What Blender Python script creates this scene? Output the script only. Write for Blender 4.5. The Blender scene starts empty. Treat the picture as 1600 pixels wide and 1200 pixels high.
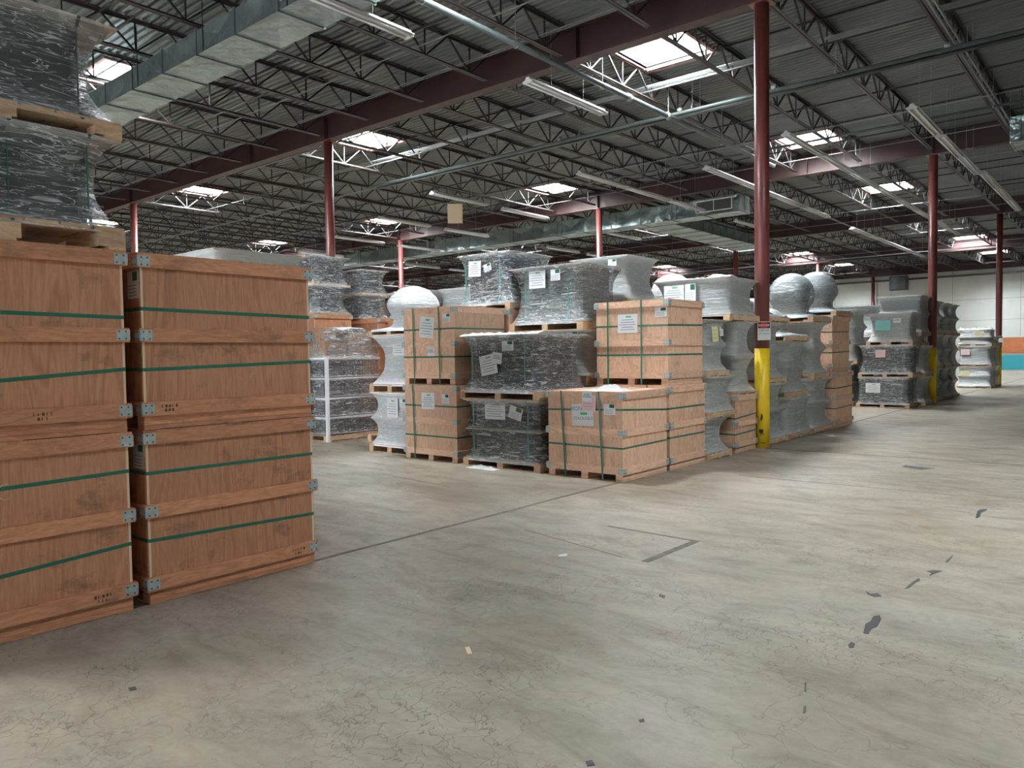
import bpy, math, random
from mathutils import Vector, Matrix, noise
R = math.radians
random.seed(7)
D = bpy.data
SC = bpy.context.scene
COL = SC.collection

# ------------------------------------------------------------------ camera, world, exposure
CAM_YAW, CAM_PITCH, CAM_ROLL = -0.7023, -0.0386, -0.0139
CAM_POS = Vector((4.699, -11.697, 1.524))
FOC = 1178.76
def make_camera():
    F = Vector((math.sin(CAM_YAW)*math.cos(CAM_PITCH), math.cos(CAM_YAW)*math.cos(CAM_PITCH), math.sin(CAM_PITCH)))
    Rt = Vector((math.cos(CAM_YAW), -math.sin(CAM_YAW), 0))
    U = Rt.cross(F)
    R2 = Rt*math.cos(CAM_ROLL) + U*math.sin(CAM_ROLL)
    U2 = -Rt*math.sin(CAM_ROLL) + U*math.cos(CAM_ROLL)
    cd = D.cameras.new('camera'); cam = D.objects.new('camera', cd); COL.objects.link(cam)
    m = Matrix(((R2.x, U2.x, -F.x), (R2.y, U2.y, -F.y), (R2.z, U2.z, -F.z)))
    cam.matrix_world = Matrix.Translation(CAM_POS) @ m.to_4x4()
    cd.sensor_fit = 'HORIZONTAL'; cd.sensor_width = 36; cd.lens = FOC/1600*36
    cd.clip_start = 0.05; cd.clip_end = 300
    SC.camera = cam
make_camera()
SKY_STRENGTH = 5.5        # overcast daylight through an opening added behind the viewer to brighten crate fronts
PANE_STRENGTH = 95.0      # daylight in the skylight domes
SC.view_settings.view_transform = 'Standard'
SC.view_settings.look = 'None'
SC.view_settings.exposure = 1.15
SC.view_settings.gamma = 1
SC.view_settings.use_curve_mapping = False
w = D.worlds.new('world'); SC.world = w; w.use_nodes = True
w.node_tree.nodes['Background'].inputs[0].default_value = (0.86, 0.93, 1.0, 1)
w.node_tree.nodes['Background'].inputs[1].default_value = SKY_STRENGTH
try:
    cy = SC.cycles
    cy.max_bounces = 7; cy.diffuse_bounces = 4; cy.glossy_bounces = 3
    cy.transparent_max_bounces = 14; cy.transmission_bounces = 2
    cy.caustics_reflective = False; cy.caustics_refractive = False
    cy.sample_clamp_indirect = 6; cy.use_denoising = True
    cy.use_light_tree = True
except Exception:
    pass

# ------------------------------------------------------------------ helpers
class MB:
    def __init__(s): s.v = []; s.f = []; s.m = []
    def box(s, x0, x1, y0, y1, z0, z1, m=0):
        i = len(s.v)
        s.v += [(x0,y0,z0),(x1,y0,z0),(x1,y1,z0),(x0,y1,z0),(x0,y0,z1),(x1,y0,z1),(x1,y1,z1),(x0,y1,z1)]
        s.f += [(i,i+3,i+2,i+1),(i+4,i+5,i+6,i+7),(i,i+1,i+5,i+4),(i+1,i+2,i+6,i+5),(i+2,i+3,i+7,i+6),(i+3,i,i+4,i+7)]
        s.m += [m]*6
    def bar(s, a, b, w, h=None, m=0, up=(0,0,1)):
        a = Vector(a); b = Vector(b); h = h or w
        d = (b-a).normalized(); u = Vector(up)
        if abs(d.dot(u)) > .99: u = Vector((1,0,0))
        sx = d.cross(u).normalized()*w/2; sy = sx.cross(d).normalized()*h/2
        i = len(s.v)
        for p in (a, b):
            for q in ((-1,-1),(1,-1),(1,1),(-1,1)):
                s.v.append(tuple(p + sx*q[0] + sy*q[1]))
        s.f += [(i,i+1,i+2,i+3),(i+7,i+6,i+5,i+4)]
        for k in range(4):
            k2 = (k+1) % 4
            s.f.append((i+k2, i+k, i+4+k, i+4+k2))
        s.m += [m]*6
    def tube(s, pts, r, n=8, m=0, cap=True):
        pts = [Vector(p) for p in pts]; rings = []
        for k, p in enumerate(pts):
            d = (pts[min(k+1, len(pts)-1)] - pts[max(k-1, 0)]).normalized()
            u = Vector((0,0,1)) if abs(d.z) < .9 else Vector((1,0,0))
            sx = d.cross(u).normalized(); sy = sx.cross(d)
            i = len(s.v)
            rr = r[k] if isinstance(r, (list, tuple)) else r
            for j in range(n):
                a = 2*math.pi*j/n
                s.v.append(tuple(p + sx*math.cos(a)*rr + sy*math.sin(a)*rr))
            rings.append(i)
        for a, b in zip(rings, rings[1:]):
            for j in range(n):
                j2 = (j+1) % n
                s.f.append((a+j, b+j, b+j2, a+j2)); s.m.append(m)
        if cap:
            s.f.append(tuple(rings[0]+j for j in range(n))); s.m.append(m)
            s.f.append(tuple(rings[-1]+n-1-j for j in range(n))); s.m.append(m)
    def quad(s, a, b, c, d, m=0):
        i = len(s.v); s.v += [tuple(a), tuple(b), tuple(c), tuple(d)]; s.f.append((i,i+1,i+2,i+3)); s.m.append(m)
    def mesh(s, name, mats, smooth=False):
        me = D.meshes.new(name); me.from_pydata(s.v, [], s.f)
        for mt in (mats if isinstance(mats, (list, tuple)) else [mats]): me.materials.append(mt)
        me.polygons.foreach_set('material_index', s.m)
        if smooth: me.polygons.foreach_set('use_smooth', [True]*len(s.f))
        me.update(); return me

def obj(name, me, parent=None, loc=(0,0,0), rot=(0,0,0), **props):
    o = D.objects.new(name, me); COL.objects.link(o)
    if parent: o.parent = parent
    o.location = loc; o.rotation_euler = rot
    for k, v in props.items(): o[k] = v
    return o
def thing(name, label, cat, loc=(0,0,0), rot=0, group=None):
    o = D.objects.new(name, None); COL.objects.link(o); o.empty_display_size = .1
    o.location = loc; o.rotation_euler = (0, 0, rot)
    o['label'] = label; o['category'] = cat
    if group: o['group'] = group
    return o
BOX = {}
def boxm(dx, dy, dz, mat):
    """shared box mesh, origin at its centre"""
    k = (round(dx,3), round(dy,3), round(dz,3), mat.name)
    if k not in BOX:
        b = MB(); b.box(-dx/2, dx/2, -dy/2, dy/2, -dz/2, dz/2); BOX[k] = b.mesh('board', mat)
    return BOX[k]
def bx(name, x0, x1, y0, y1, z0, z1, mat, parent, rot=(0,0,0)):
    return obj(name, boxm(x1-x0, y1-y0, z1-z0, mat), parent, ((x0+x1)/2, (y0+y1)/2, (z0+z1)/2), rot)

# ------------------------------------------------------------------ materials
def nmat(name):
    m = D.materials.new(name); m.use_nodes = True
    nt = m.node_tree; return m, nt, nt.nodes, nt.links, nt.nodes['Principled BSDF']
def coords(N, L, scale=(1,1,1), rnd=True, rot=(0,0,0), world=False):
    if world:
        g = N.new('ShaderNodeNewGeometry'); src = g.outputs['Position']
    else:
        t = N.new('ShaderNodeTexCoord'); src = t.outputs['Object']
    if rnd:
        oi = N.new('ShaderNodeObjectInfo')
        mu = N.new('ShaderNodeMath'); mu.operation = 'MULTIPLY'; mu.inputs[1].default_value = 37.0
        L.new(oi.outputs['Random'], mu.inputs[0])
        va = N.new('ShaderNodeVectorMath'); va.operation = 'ADD'
        L.new(src, va.inputs[0]); L.new(mu.outputs[0], va.inputs[1]); src = va.outputs[0]
    mp = N.new('ShaderNodeMapping'); mp.inputs['Scale'].default_value = scale; mp.inputs['Rotation'].default_value = rot
    L.new(src, mp.inputs['Vector']); return mp.outputs[0]
def noi(N, L, vec, scale, detail=4, rough=.55, dist=0):
    n = N.new('ShaderNodeTexNoise'); n.inputs['Scale'].default_value = scale
    n.inputs['Detail'].default_value = detail; n.inputs['Roughness'].default_value = rough
    n.inputs['Distortion'].default_value = dist; L.new(vec, n.inputs['Vector']); return n.outputs[0]
def ramp(N, L, fac, stops):
    r = N.new('ShaderNodeValToRGB'); e = r.color_ramp.elements
    while len(e) > 1: e.remove(e[-1])
    e[0].position = stops[0][0]; e[0].color = (*stops[0][1], 1) if len(stops[0][1]) == 3 else stops[0][1]
    for p, c in stops[1:]:
        q = e.new(p); q.color = (*c, 1)
    L.new(fac, r.inputs[0]); return r.outputs[0]
def mixc(N, L, fac, a, b, mode='MIX'):
    m = N.new('ShaderNodeMix'); m.data_type = 'RGBA'; m.blend_type = mode
    if isinstance(fac, (int, float)): m.inputs[0].default_value = fac
    else: L.new(fac, m.inputs[0])
    for s, x in ((6, a), (7, b)):
        if isinstance(x, tuple): m.inputs[s].default_value = (*x, 1)
        else: L.new(x, m.inputs[s])
    return m.outputs[2]
def mth(N, L, op, a, b=None, clamp=False):
    m = N.new('ShaderNodeMath'); m.operation = op; m.use_clamp = clamp
    for i, x in enumerate((a, b)):
        if x is None: continue
        if isinstance(x, (int, float)): m.inputs[i].default_value = x
        else: L.new(x, m.inputs[i])
    return m.outputs[0]
def bump(N, L, P, h, strength=.3, dist=.01):
    b = N.new('ShaderNodeBump'); b.inputs['Strength'].default_value = strength; b.inputs['Distance'].default_value = dist
    L.new(h, b.inputs['Height']); L.new(b.outputs[0], P.inputs['Normal'])
def simple(name, col, rough=.6, metal=0, var=0, scale=6, bumps=0, spec=None):
    m, nt, N, L, P = nmat(name)
    P.inputs['Roughness'].default_value = rough; P.inputs['Metallic'].default_value = metal
    if spec is not None: P.inputs['Specular IOR Level'].default_value = spec
    if var:
        v = coords(N, L); n = noi(N, L, v, scale, 5)
        c = ramp(N, L, n, [(.3, tuple(max(0, x*(1-var)) for x in col)), (.7, tuple(min(1, x*(1+var)) for x in col))])
        L.new(c, P.inputs['Base Color'])
        if bumps: bump(N, L, P, n, bumps)
    else: P.inputs['Base Color'].default_value = (*col, 1)
    return m
def wood(name, light, dark, stain, grain=(9, 9, 1.0), rough=.62, stain_amt=.5, var=.12):
    m, nt, N, L, P = nmat(name)
    v = coords(N, L, tuple(q*.42 for q in grain)); g0 = noi(N, L, v, 1.3, 3, .5, .8)
    g = mth(N, L, 'ADD', mth(N, L, 'MULTIPLY', mth(N, L, 'SINE', mth(N, L, 'MULTIPLY', g0, 62.0)), .16), mth(N, L, 'ADD', mth(N, L, 'MULTIPLY', g0, .5), .26))
    base = ramp(N, L, g, [(.30, dark), (.52, light), (.74, tuple(a*.4+b*.6 for a, b in zip(light, dark)))])
    v2 = coords(N, L, (grain[0]*3, grain[1]*3, grain[2]*3)); fine = noi(N, L, v2, 4, 3, .6, .5)
    base = mixc(N, L, .38, base, ramp(N, L, fine, [(.35, (.55, .5, .46)), (.6, (1, 1, 1))]), 'MULTIPLY')
    v3 = coords(N, L, (1.4, 1.4, 2.2)); st = noi(N, L, v3, 2.2, 7, .68, .3)
    base = mixc(N, L, mth(N, L, 'MULTIPLY', ramp(N, L, st, [(.55, (0,0,0)), (.72, (1,1,1))]), stain_amt), base, stain)
    oi = N.new('ShaderNodeObjectInfo')
    val = mth(N, L, 'ADD', mth(N, L, 'MULTIPLY', oi.outputs['Random'], var*2), 1-var)
    hsv = N.new('ShaderNodeHueSaturation'); L.new(base, hsv.inputs['Color']); L.new(val, hsv.inputs['Value'])
    L.new(hsv.outputs[0], P.inputs['Base Color'])
    P.inputs['Roughness'].default_value = rough
    bump(N, L, P, fine, .15, .004)
    return m
M = {}
# left-hand crates: darker, redder wood colour; row crates: paler wood colour
M['ply_red'] = wood('reddish_plywood', (.62,.305,.17), (.49,.225,.12), (.20,.105,.06), (7,7,.8), stain_amt=1.0)
M['batten_red'] = wood('reddish_batten', (.67,.32,.175), (.52,.235,.12), (.14,.08,.05), (1.2,1.2,7), stain_amt=.6)
M['ply'] = wood('pale_plywood', (.84,.56,.395), (.72,.445,.29), (.24,.14,.09), (5,5,1.1), stain_amt=.4)
M['batten'] = wood('pale_batten', (.85,.575,.41), (.72,.45,.30), (.25,.15,.10), (1.2,1.2,7), stain_amt=.35)
M['ply_edge'] = simple('plywood_edge', (.74,.58,.40), .7)
M['pine'] = wood('pallet_pine', (.70,.50,.32), (.54,.35,.21), (.20,.12,.07), (2,2,6), stain_amt=.5, var=.2)
M['pine_red'] = wood('pallet_redwood', (.52,.27,.16), (.38,.18,.10), (.16,.09,.05), (2,2,6), stain_amt=.4, var=.2)
M['board'] = wood('wrapped_top_board', (.66,.56,.46), (.52,.43,.35), (.25,.2,.16), (3,3,3), stain_amt=.3)
M['bracket'] = simple('zinc_bracket', (.42,.50,.50), .45, .35, .15, 30)
M['screw'] = simple('screw', (.12,.13,.13), .4, .8)
M['strap'] = simple('green_strap', (.012,.15,.095), .32, 0)
M['strap_aqua'] = simple('aqua_strap', (.06,.34,.29), .35)
M['paper'] = simple('white_paper', (.80,.82,.84), .7)
M['paper_pink'] = simple('pink_paper', (.85,.60,.62), .7)
M['paper_yellow'] = simple('yellow_paper', (.78,.74,.38), .7)
M['paper_teal'] = simple('teal_paper', (.22,.55,.55), .7)
M['ink'] = simple('ink', (.25,.27,.30), .8)
M['ink_black'] = simple('black_ink', (.02,.02,.02), .8)
M['ink_green'] = simple('green_ink', (.10,.52,.18), .8)
M['ink_dkgreen'] = simple('dark_green_ink', (.02,.13,.06), .8)
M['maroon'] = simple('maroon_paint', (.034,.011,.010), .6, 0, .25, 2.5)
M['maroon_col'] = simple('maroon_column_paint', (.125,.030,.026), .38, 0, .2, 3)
M['yellow'] = None
M['steel_dark'] = simple('dark_joist_paint', (.013,.012,.012), .6, 0, .3, 3)
M['chord'] = simple('joist_chord_paint', (.030,.022,.020), .55, 0, .3, 3)
M['deck'] = None
M['white_shaft'] = simple('shaft_paint', (.80,.84,.82), .6)
M['rust_frame'] = simple('skylight_frame_paint', (.34,.17,.14), .6, 0, .3, 6)
M['fixture'] = simple('fixture_enamel', (.42,.42,.40), .4, 0, .08, 5)
M['tube_off'] = simple('lamp_tube', (.75,.77,.77), .25)
M['pipe'] = simple('grey_pipe', (.05,.062,.062), .5, 0, .25, 6)
M['conduit'] = simple('conduit_metal', (.22,.235,.235), .45, .3, .15, 8)
M['black_steel'] = simple('black_steel', (.02,.02,.022), .45)
M['carton'] = wood('carton_board', (.40,.25,.16), (.34,.20,.13), (.2,.12,.08), (2,2,2), stain_amt=.2)
M['white_tube'] = simple('white_post', (.74,.76,.78), .4)
M['bin'] = simple('dark_blue_bin', (.03,.042,.06), .35, 0, .3, 8)
M['core'] = None

def mk_core(name, a, b):
    m, nt, N, L, P = nmat(name)
    v = coords(N, L, (1,1,14)); n = noi(N, L, v, 2.2, 5, .6, .4)
    L.new(ramp(N, L, n, [(.35, a), (.65, b)]), P.inputs['Base Color'])
    P.inputs['Roughness'].default_value = .5; P.inputs['Specular IOR Level'].default_value = .2
    bump(N, L, P, n, .4, .01); return m
M['core'] = mk_core('dark_reels', (.012,.014,.018), (.045,.052,.06))
M['core_grey'] = mk_core('grey_reels', (.15,.165,.17), (.30,.32,.325))
M['core_white'] = mk_core('white_reels', (.50,.53,.54), (.66,.68,.68))

def mk_film(name, col, base, streak, rough=.16, sc=(3.2,3.2,26), tint=(.90,.92,.92), edge=.45):
    """stretch film: mostly see-through, highlights of its fine folds painted in as white streaks, denser where it is gathered at top and foot"""
    m, nt, N, L, P = nmat(name)
    P.inputs['Base Color'].default_value = (*col, 1); P.inputs['Roughness'].default_value = rough+.08
    P.inputs['Specular IOR Level'].default_value = .9
    v = coords(N, L, (1.1,1.1,11)); n1 = noi(N, L, v, 2.4, 3, .55, .5)
    v2 = coords(N, L, (1.2,1.2,9), rot=(R(32), R(32), 0)); n2 = noi(N, L, v2, 2.0, 3, .55, .6)
    v4 = coords(N, L, (1.1,1.1,8), rot=(R(-24), R(-24), 0)); n4 = noi(N, L, v4, 2.0, 3, .55, .7)
    v5 = coords(N, L, (3,3,9)); n5 = noi(N, L, v5, 5, 5, .7, 1.2)
    def line(n, c, w):      # thin painted fold highlights where the noise crosses a level
        d = mth(N, L, 'ABSOLUTE', mth(N, L, 'SUBTRACT', n, c)); return ramp(N, L, d, [(0, (1,1,1)), (w, (0,0,0))])
    v3 = coords(N, L, (1,1,1.6)); n3 = noi(N, L, v3, 2.0, 3, .6, .5)
    big = ramp(N, L, n3, [(.40, (.05,.05,.05)), (.58, (1,1,1))])
    big2 = ramp(N, L, n3, [(.42, (1,1,1)), (.58, (.05,.05,.05))])
    s1 = mth(N, L, 'MULTIPLY', mth(N, L, 'MAXIMUM', line(n1, .5, .014), ramp(N, L, n1, [(.60, (0,0,0)), (.68, (.8,.8,.8))])), big)
    s2 = mth(N, L, 'MULTIPLY', mth(N, L, 'MAXIMUM', line(n2, .5, .013), mth(N, L, 'MAXIMUM', line(n4, .56, .010), ramp(N, L, n2, [(.61, (0,0,0)), (.66, (.7,.7,.7))]))), big2)
    s3 = ramp(N, L, n5, [(.63, (0,0,0)), (.70, (1,1,1))])
    s = mth(N, L, 'MAXIMUM', mth(N, L, 'MAXIMUM', s1, s2), s3)
    tc = N.new('ShaderNodeTexCoord'); sx = N.new('ShaderNodeSeparateXYZ'); L.new(tc.outputs['Generated'], sx.inputs[0])
    e = mth(N, L, 'ABSOLUTE', mth(N, L, 'SUBTRACT', mth(N, L, 'MULTIPLY', sx.outputs['Z'], 2), 1)); e = mth(N, L, 'POWER', e, 5)
    e = mth(N, L, 'MULTIPLY', e, edge)
    fac = mth(N, L, 'ADD', mth(N, L, 'ADD', mth(N, L, 'MULTIPLY', s, streak), base), e, True)
    hh = mth(N, L, 'ADD', n1, mth(N, L, 'ADD', n2, mth(N, L, 'MULTIPLY', n5, .35)))
    bp = N.new('ShaderNodeBump'); bp.inputs['Strength'].default_value = 1.0; bp.inputs['Distance'].default_value = .035
    L.new(hh, bp.inputs['Height']); L.new(bp.outputs[0], P.inputs['Normal'])
    tr = N.new('ShaderNodeBsdfTransparent'); tr.inputs[0].default_value = (*tint, 1)
    gl = N.new('ShaderNodeBsdfGlossy'); gl.inputs['Roughness'].default_value = rough; L.new(bp.outputs[0], gl.inputs['Normal'])
    lw = N.new('ShaderNodeLayerWeight'); lw.inputs[0].default_value = .35
    f1 = mth(N, L, 'ADD', mth(N, L, 'MULTIPLY', lw.outputs['Fresnel'], .5), .06)
    m1 = N.new('ShaderNodeMixShader'); L.new(f1, m1.inputs[0]); L.new(tr.outputs[0], m1.inputs[1]); L.new(gl.outputs[0], m1.inputs[2])
    m2 = N.new('ShaderNodeMixShader'); L.new(fac, m2.inputs[0]); L.new(m1.outputs[0], m2.inputs[1]); L.new(P.outputs[0], m2.inputs[2])
    L.new(m2.outputs[0], N['Material Output'].inputs['Surface']); return m
M['film'] = mk_film('clear_stretch_film', (.86,.90,.93), .07, .85)
M['film_hazy'] = mk_film('hazy_stretch_film', (.60,.635,.63), .60, .38, .2)
M['film_white'] = mk_film('white_stretch_film', (.90,.94,.96), .62, .38, .2)
M['film_roll'] = mk_film('roll_stretch_film', (.52,.58,.59), .40, .60, .13)

def mk_floor():
    m, nt, N, L, P = nmat('worn_concrete')
    v = coords(N, L, (1,1,1), False, world=True)
    big = noi(N, L, v, .35, 4, .6, .5)
    mid = noi(N, L, coords(N, L, (1,2.2,1), False, world=True, rot=(0,0,R(25))), 1.6, 7, .68, .6)
    fine = noi(N, L, v, 18, 5, .7)
    base = ramp(N, L, big, [(.32, (.285,.245,.187)), (.5, (.335,.297,.238)), (.7, (.385,.352,.302))])
    base = mixc(N, L, .8, base, ramp(N, L, mid, [(.3, (.58,.56,.53)), (.5, (.92,.92,.92)), (.7, (1.12,1.1,1.08))]), 'MULTIPLY')
    base = mixc(N, L, .4, base, ramp(N, L, fine, [(.35, (.75,.74,.72)), (.6, (1.05,1.05,1.05))]), 'MULTIPLY')
    # hairline crazing
    dv = N.new('ShaderNodeVectorMath'); dv.operation = 'ADD'
    nn = N.new('ShaderNodeTexNoise'); nn.inputs['Scale'].default_value = 3.5; nn.inputs['Detail'].default_value = 4; L.new(v, nn.inputs['Vector'])
    sc = N.new('ShaderNodeVectorMath'); sc.operation = 'SCALE'; sc.inputs['Scale'].default_value = .55; L.new(nn.outputs['Color'], sc.inputs[0])
    L.new(v, dv.inputs[0]); L.new(sc.outputs[0], dv.inputs[1])
    def cracks(scale, w):
        vo = N.new('ShaderNodeTexVoronoi'); vo.feature = 'DISTANCE_TO_EDGE'; vo.inputs['Scale'].default_value = scale
        L.new(dv.outputs[0], vo.inputs['Vector'])
        return ramp(N, L, vo.outputs['Distance'], [(0, (1,1,1)), (w, (0,0,0))])
    patch = ramp(N, L, noi(N, L, v, 1.1, 3), [(.42, (0,0,0)), (.62, (1,1,1))])
    c1 = mth(N, L, 'MULTIPLY', cracks(7.5, .03), patch)
    c2 = mth(N, L, 'MULTIPLY', cracks(1.3, .006), .6)
    cr = mth(N, L, 'MULTIPLY', mth(N, L, 'MAXIMUM', c1, c2), .8)
    base = mixc(N, L, cr, base, (.10,.085,.065))
    # scuffs and dark specks
    sp = noi(N, L, coords(N, L, (2.2,5,1), False, world=True, rot=(0,0,R(-35))), 3.3, 6, .75, 1.2)
    base = mixc(N, L, mth(N, L, 'MULTIPLY', ramp(N, L, sp, [(.62, (0,0,0)), (.70, (1,1,1))]), .6), base, (.11,.095,.08))
    L.new(base, P.inputs['Base Color'])
    rg = ramp(N, L, mid, [(.3, (.50,.50,.50)), (.7, (.32,.32,.32))]); L.new(rg, P.inputs['Roughness'])
    P.inputs['Specular IOR Level'].default_value = .22
    bump(N, L, P, mth(N, L, 'ADD', mid, mth(N, L, 'MULTIPLY', fine, .3)), .12, .01)
    return m
M['floor'] = mk_floor()
M['joint'] = simple('joint_filler', (.12,.10,.08), .7, 0, .4, 12)
M['tar'] = simple('black_patch', (.045,.047,.052), .5)

def mk_deck():
    m, nt, N, L, P = nmat('roof_deck_paint')
    v = coords(N, L, (1,1,1), False); n = noi(N, L, v, .5, 5, .6)
    c = ramp(N, L, n, [(.3, (.10,.11,.105)), (.7, (.17,.181,.174))])
    v2 = coords(N, L, (.6,9,1), False); n2 = noi(N, L, v2, 1.2, 4)
    c = mixc(N, L, .5, c, ramp(N, L, n2, [(.3, (.7,.68,.66)), (.6, (1.05,1.05,1.05))]), 'MULTIPLY')
    L.new(c, P.inputs['Base Color']); P.inputs['Roughness'].default_value = .5
    return m
M['deck'] = mk_deck()
def mk_duct():
    m, nt, N, L, P = nmat('galvanised_duct')
    v = coords(N, L, (1,1,1), False); n = noi(N, L, v, 1.3, 6, .65, .5)
    L.new(ramp(N, L, n, [(.3, (.14,.18,.18)), (.7, (.27,.33,.325))]), P.inputs['Base Color'])
    P.inputs['Metallic'].default_value = .7; P.inputs['Roughness'].default_value = .3
    bump(N, L, P, noi(N, L, v, 2.2, 3), .9, .12); return m
M['duct'] = mk_duct()
def mk_yellow():
    m, nt, N, L, P = nmat('safety_yellow')
    v = coords(N, L, (1,1,1)); n = noi(N, L, v, 3, 4)
    L.new(ramp(N, L, n, [(.3, (.86,.58,.015)), (.7, (.95,.68,.03))]), P.inputs['Base Color'])
    P.inputs['Roughness'].default_value = .4; return m
M['yellow'] = mk_yellow()
M['wall'] = simple('white_wall_panel', (.62,.64,.61), .6, 0, .06, 1)
M['wall_orange'] = simple('orange_band', (.48,.17,.07), .6, 0, .15, 2)
M['wall_teal'] = simple('teal_band', (.045,.36,.43), .6)
M['wall_grey'] = simple('grey_wall', (.34,.35,.34), .7, 0, .1, 1)
def mk_emit():
    m, nt, N, L, P = nmat('skylight_pane')
    e = N.new('ShaderNodeEmission'); e.inputs[0].default_value = (.90, .96, 1.0, 1); e.inputs[1].default_value = PANE_STRENGTH
    L.new(e.outputs[0], N['Material Output'].inputs['Surface']); return m
M['pane'] = mk_emit()

# ------------------------------------------------------------------ the building
GX, GY = 11.135, 12.2            # bay size
XA, XB, YA, YB = -5*GX, GX, -2*GY, 6*GY
BACK = 49.1
BEAM_B, BEAM_T = 6.94, 7.55
CH_B, CH_T, DECK = 7.03, 7.60, 7.62
JS = GX/6
# floor
b = MB(); b.box(XA, XB+.3, YA, YB, -.2, 0)
floor = obj('floor', b.mesh('floor', M['floor']), kind='structure')
def strip(name, pts, w, mat, z=.0008):
    b = MB()
    for (x0, y0), (x1, y1) in zip(pts, pts[1:]):
        b.bar((x0, y0, z), (x1, y1, z), w, .0014)
    return obj(name, b.mesh(name, mat), floor)
random.seed(3)
jp = [(-.07+random.uniform(-.008,.008), y/2) for y in range(-48, 96)]
strip('floor_joint', jp, .045, M['joint'])
strip('floor_joint', [(.1, -.1), (11, .25)], .03, M['joint'])
strip('floor_joint', [(.85, -2.83), (3.45, -2.77)], .012, M['joint'])
strip('floor_joint', [(.56, -6.66), (1.7, -6.91)], .010, M['joint'])
strip('floor_joint', [(-2.9, -5.35), (-1.5, -5.52)], .010, M['joint'])
strip('floor_mark', [(1.06, -6.11), (1.92, -6.14)], .03, M['joint'])
strip('floor_mark', [(1.92, -6.12), (1.90, -6.92)], .06, M['joint'])
def blotch(name, cx, cy, rx, ry, ang, mat, seed, n=22, z=.0012):
    random.seed(seed); b = MB(); pts = []
    for k in range(n):
        a = 2*math.pi*k/n; r = 1+random.uniform(-.25,.25)+.2*math.sin(3*a+seed)
        x, y = rx*r*math.cos(a), ry*r*math.sin(a)
        pts.append((cx+x*math.cos(ang)-y*math.sin(ang), cy+x*math.sin(ang)+y*math.cos(ang), z))
    b.v = pts; b.f = [tuple(range(n))]; b.m = [0]
    return obj(name, b.mesh(name, mat), floor)
PATCHES = [
[(3.542, -7.434), (3.509, -7.276), (3.52, -7.216), (3.508, -7.12), (3.531, -7.075), (3.556, -7.136), (3.572, -7.277), (3.558, -7.337), (3.566, -7.427)],
[(3.527, -7.651), (3.526, -7.595), (3.55, -7.61), (3.56, -7.668), (3.545, -7.691)],
[(3.517, -3.865), (3.483, -3.544), (3.487, -3.433), (3.539, -3.358), (3.544, -3.464), (3.521, -3.588), (3.544, -3.811), (3.53, -3.888)],
[(3.527, -6.48), (3.526, -6.363), (3.533, -6.253), (3.543, -6.156), (3.562, -6.213), (3.549, -6.294), (3.546, -6.416)],
[(3.546, -5.966), (3.577, -5.904), (3.631, -5.882), (3.607, -5.977), (3.586, -6.068), (3.58, -5.979)],
[(3.345, -6.67), (3.384, -6.704), (3.418, -6.662), (3.454, -6.714), (3.42, -6.755), (3.376, -6.727)],
[(3.6, -5.624), (3.605, -5.358), (3.615, -5.484), (3.614, -5.634)],
[(2.241, -0.969), (2.26, -0.818), (2.463, -0.883), (2.628, -0.901), (2.511, -1.114), (2.333, -1.041)],
[(3.508, -8.239), (3.512, -8.227), (3.548, -8.333), (3.537, -8.325)],
[(3.586, -8.475), (3.591, -8.464), (3.612, -8.535), (3.604, -8.535)],
[(3.097, -9.018), (3.108, -8.995), (3.124, -9.018), (3.112, -9.034)],
[(2.348, -7.506), (2.398, -7.515), (2.416, -7.564), (2.373, -7.551)],
[(3.108, -9.421), (3.121, -9.398), (3.15, -9.42), (3.133, -9.445)],
[(1.088, -10.227), (1.103, -10.198), (1.143, -10.21), (1.131, -10.236)],
]
for poly in PATCHES:
    b = MB(); cx_ = sum(p[0] for p in poly)/len(poly); cy_ = sum(p[1] for p in poly)/len(poly)
    n = len(poly); b.v = [(x, y, .0002) for x, y in poly]+[(cx_+(x-cx_)*.93, cy_+(y-cy_)*.93, .0022) for x, y in poly]
    b.f = [(k, (k+1) % n, n+(k+1) % n, n+k) for k in range(n)]+[tuple(range(n, 2*n))]; b.m = [0]*(n+1)
    obj('floor_patch', b.mesh('floor_patch', M['tar']), floor)
# loose scraps on the floor
b = MB(); b.box(-.045,.045,-.012,.012,0,.006); b.box(.03,.055,-.014,.010,.004,.010)
s = obj('wood_chip', b.mesh('wood_chip', M['ply_edge']), None, (2.04,-8.93,.0015), (0,0,R(-38))); s['label'] = 'small pale wood chip on the open floor in the foreground'; s['category'] = 'wood chip'
b = MB(); b.box(-.03,.03,-.015,.015,0,.004); b.box(-.012,.035,-.004,.02,.003,.007)
s = obj('paper_scrap', b.mesh('paper_scrap', M['paper']), None, (1.33,-7.15,.0015), (0,0,R(50))); s['label'] = 'tiny white paper scrap on the floor left of the L-shaped mark'; s['category'] = 'paper scrap'

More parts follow.
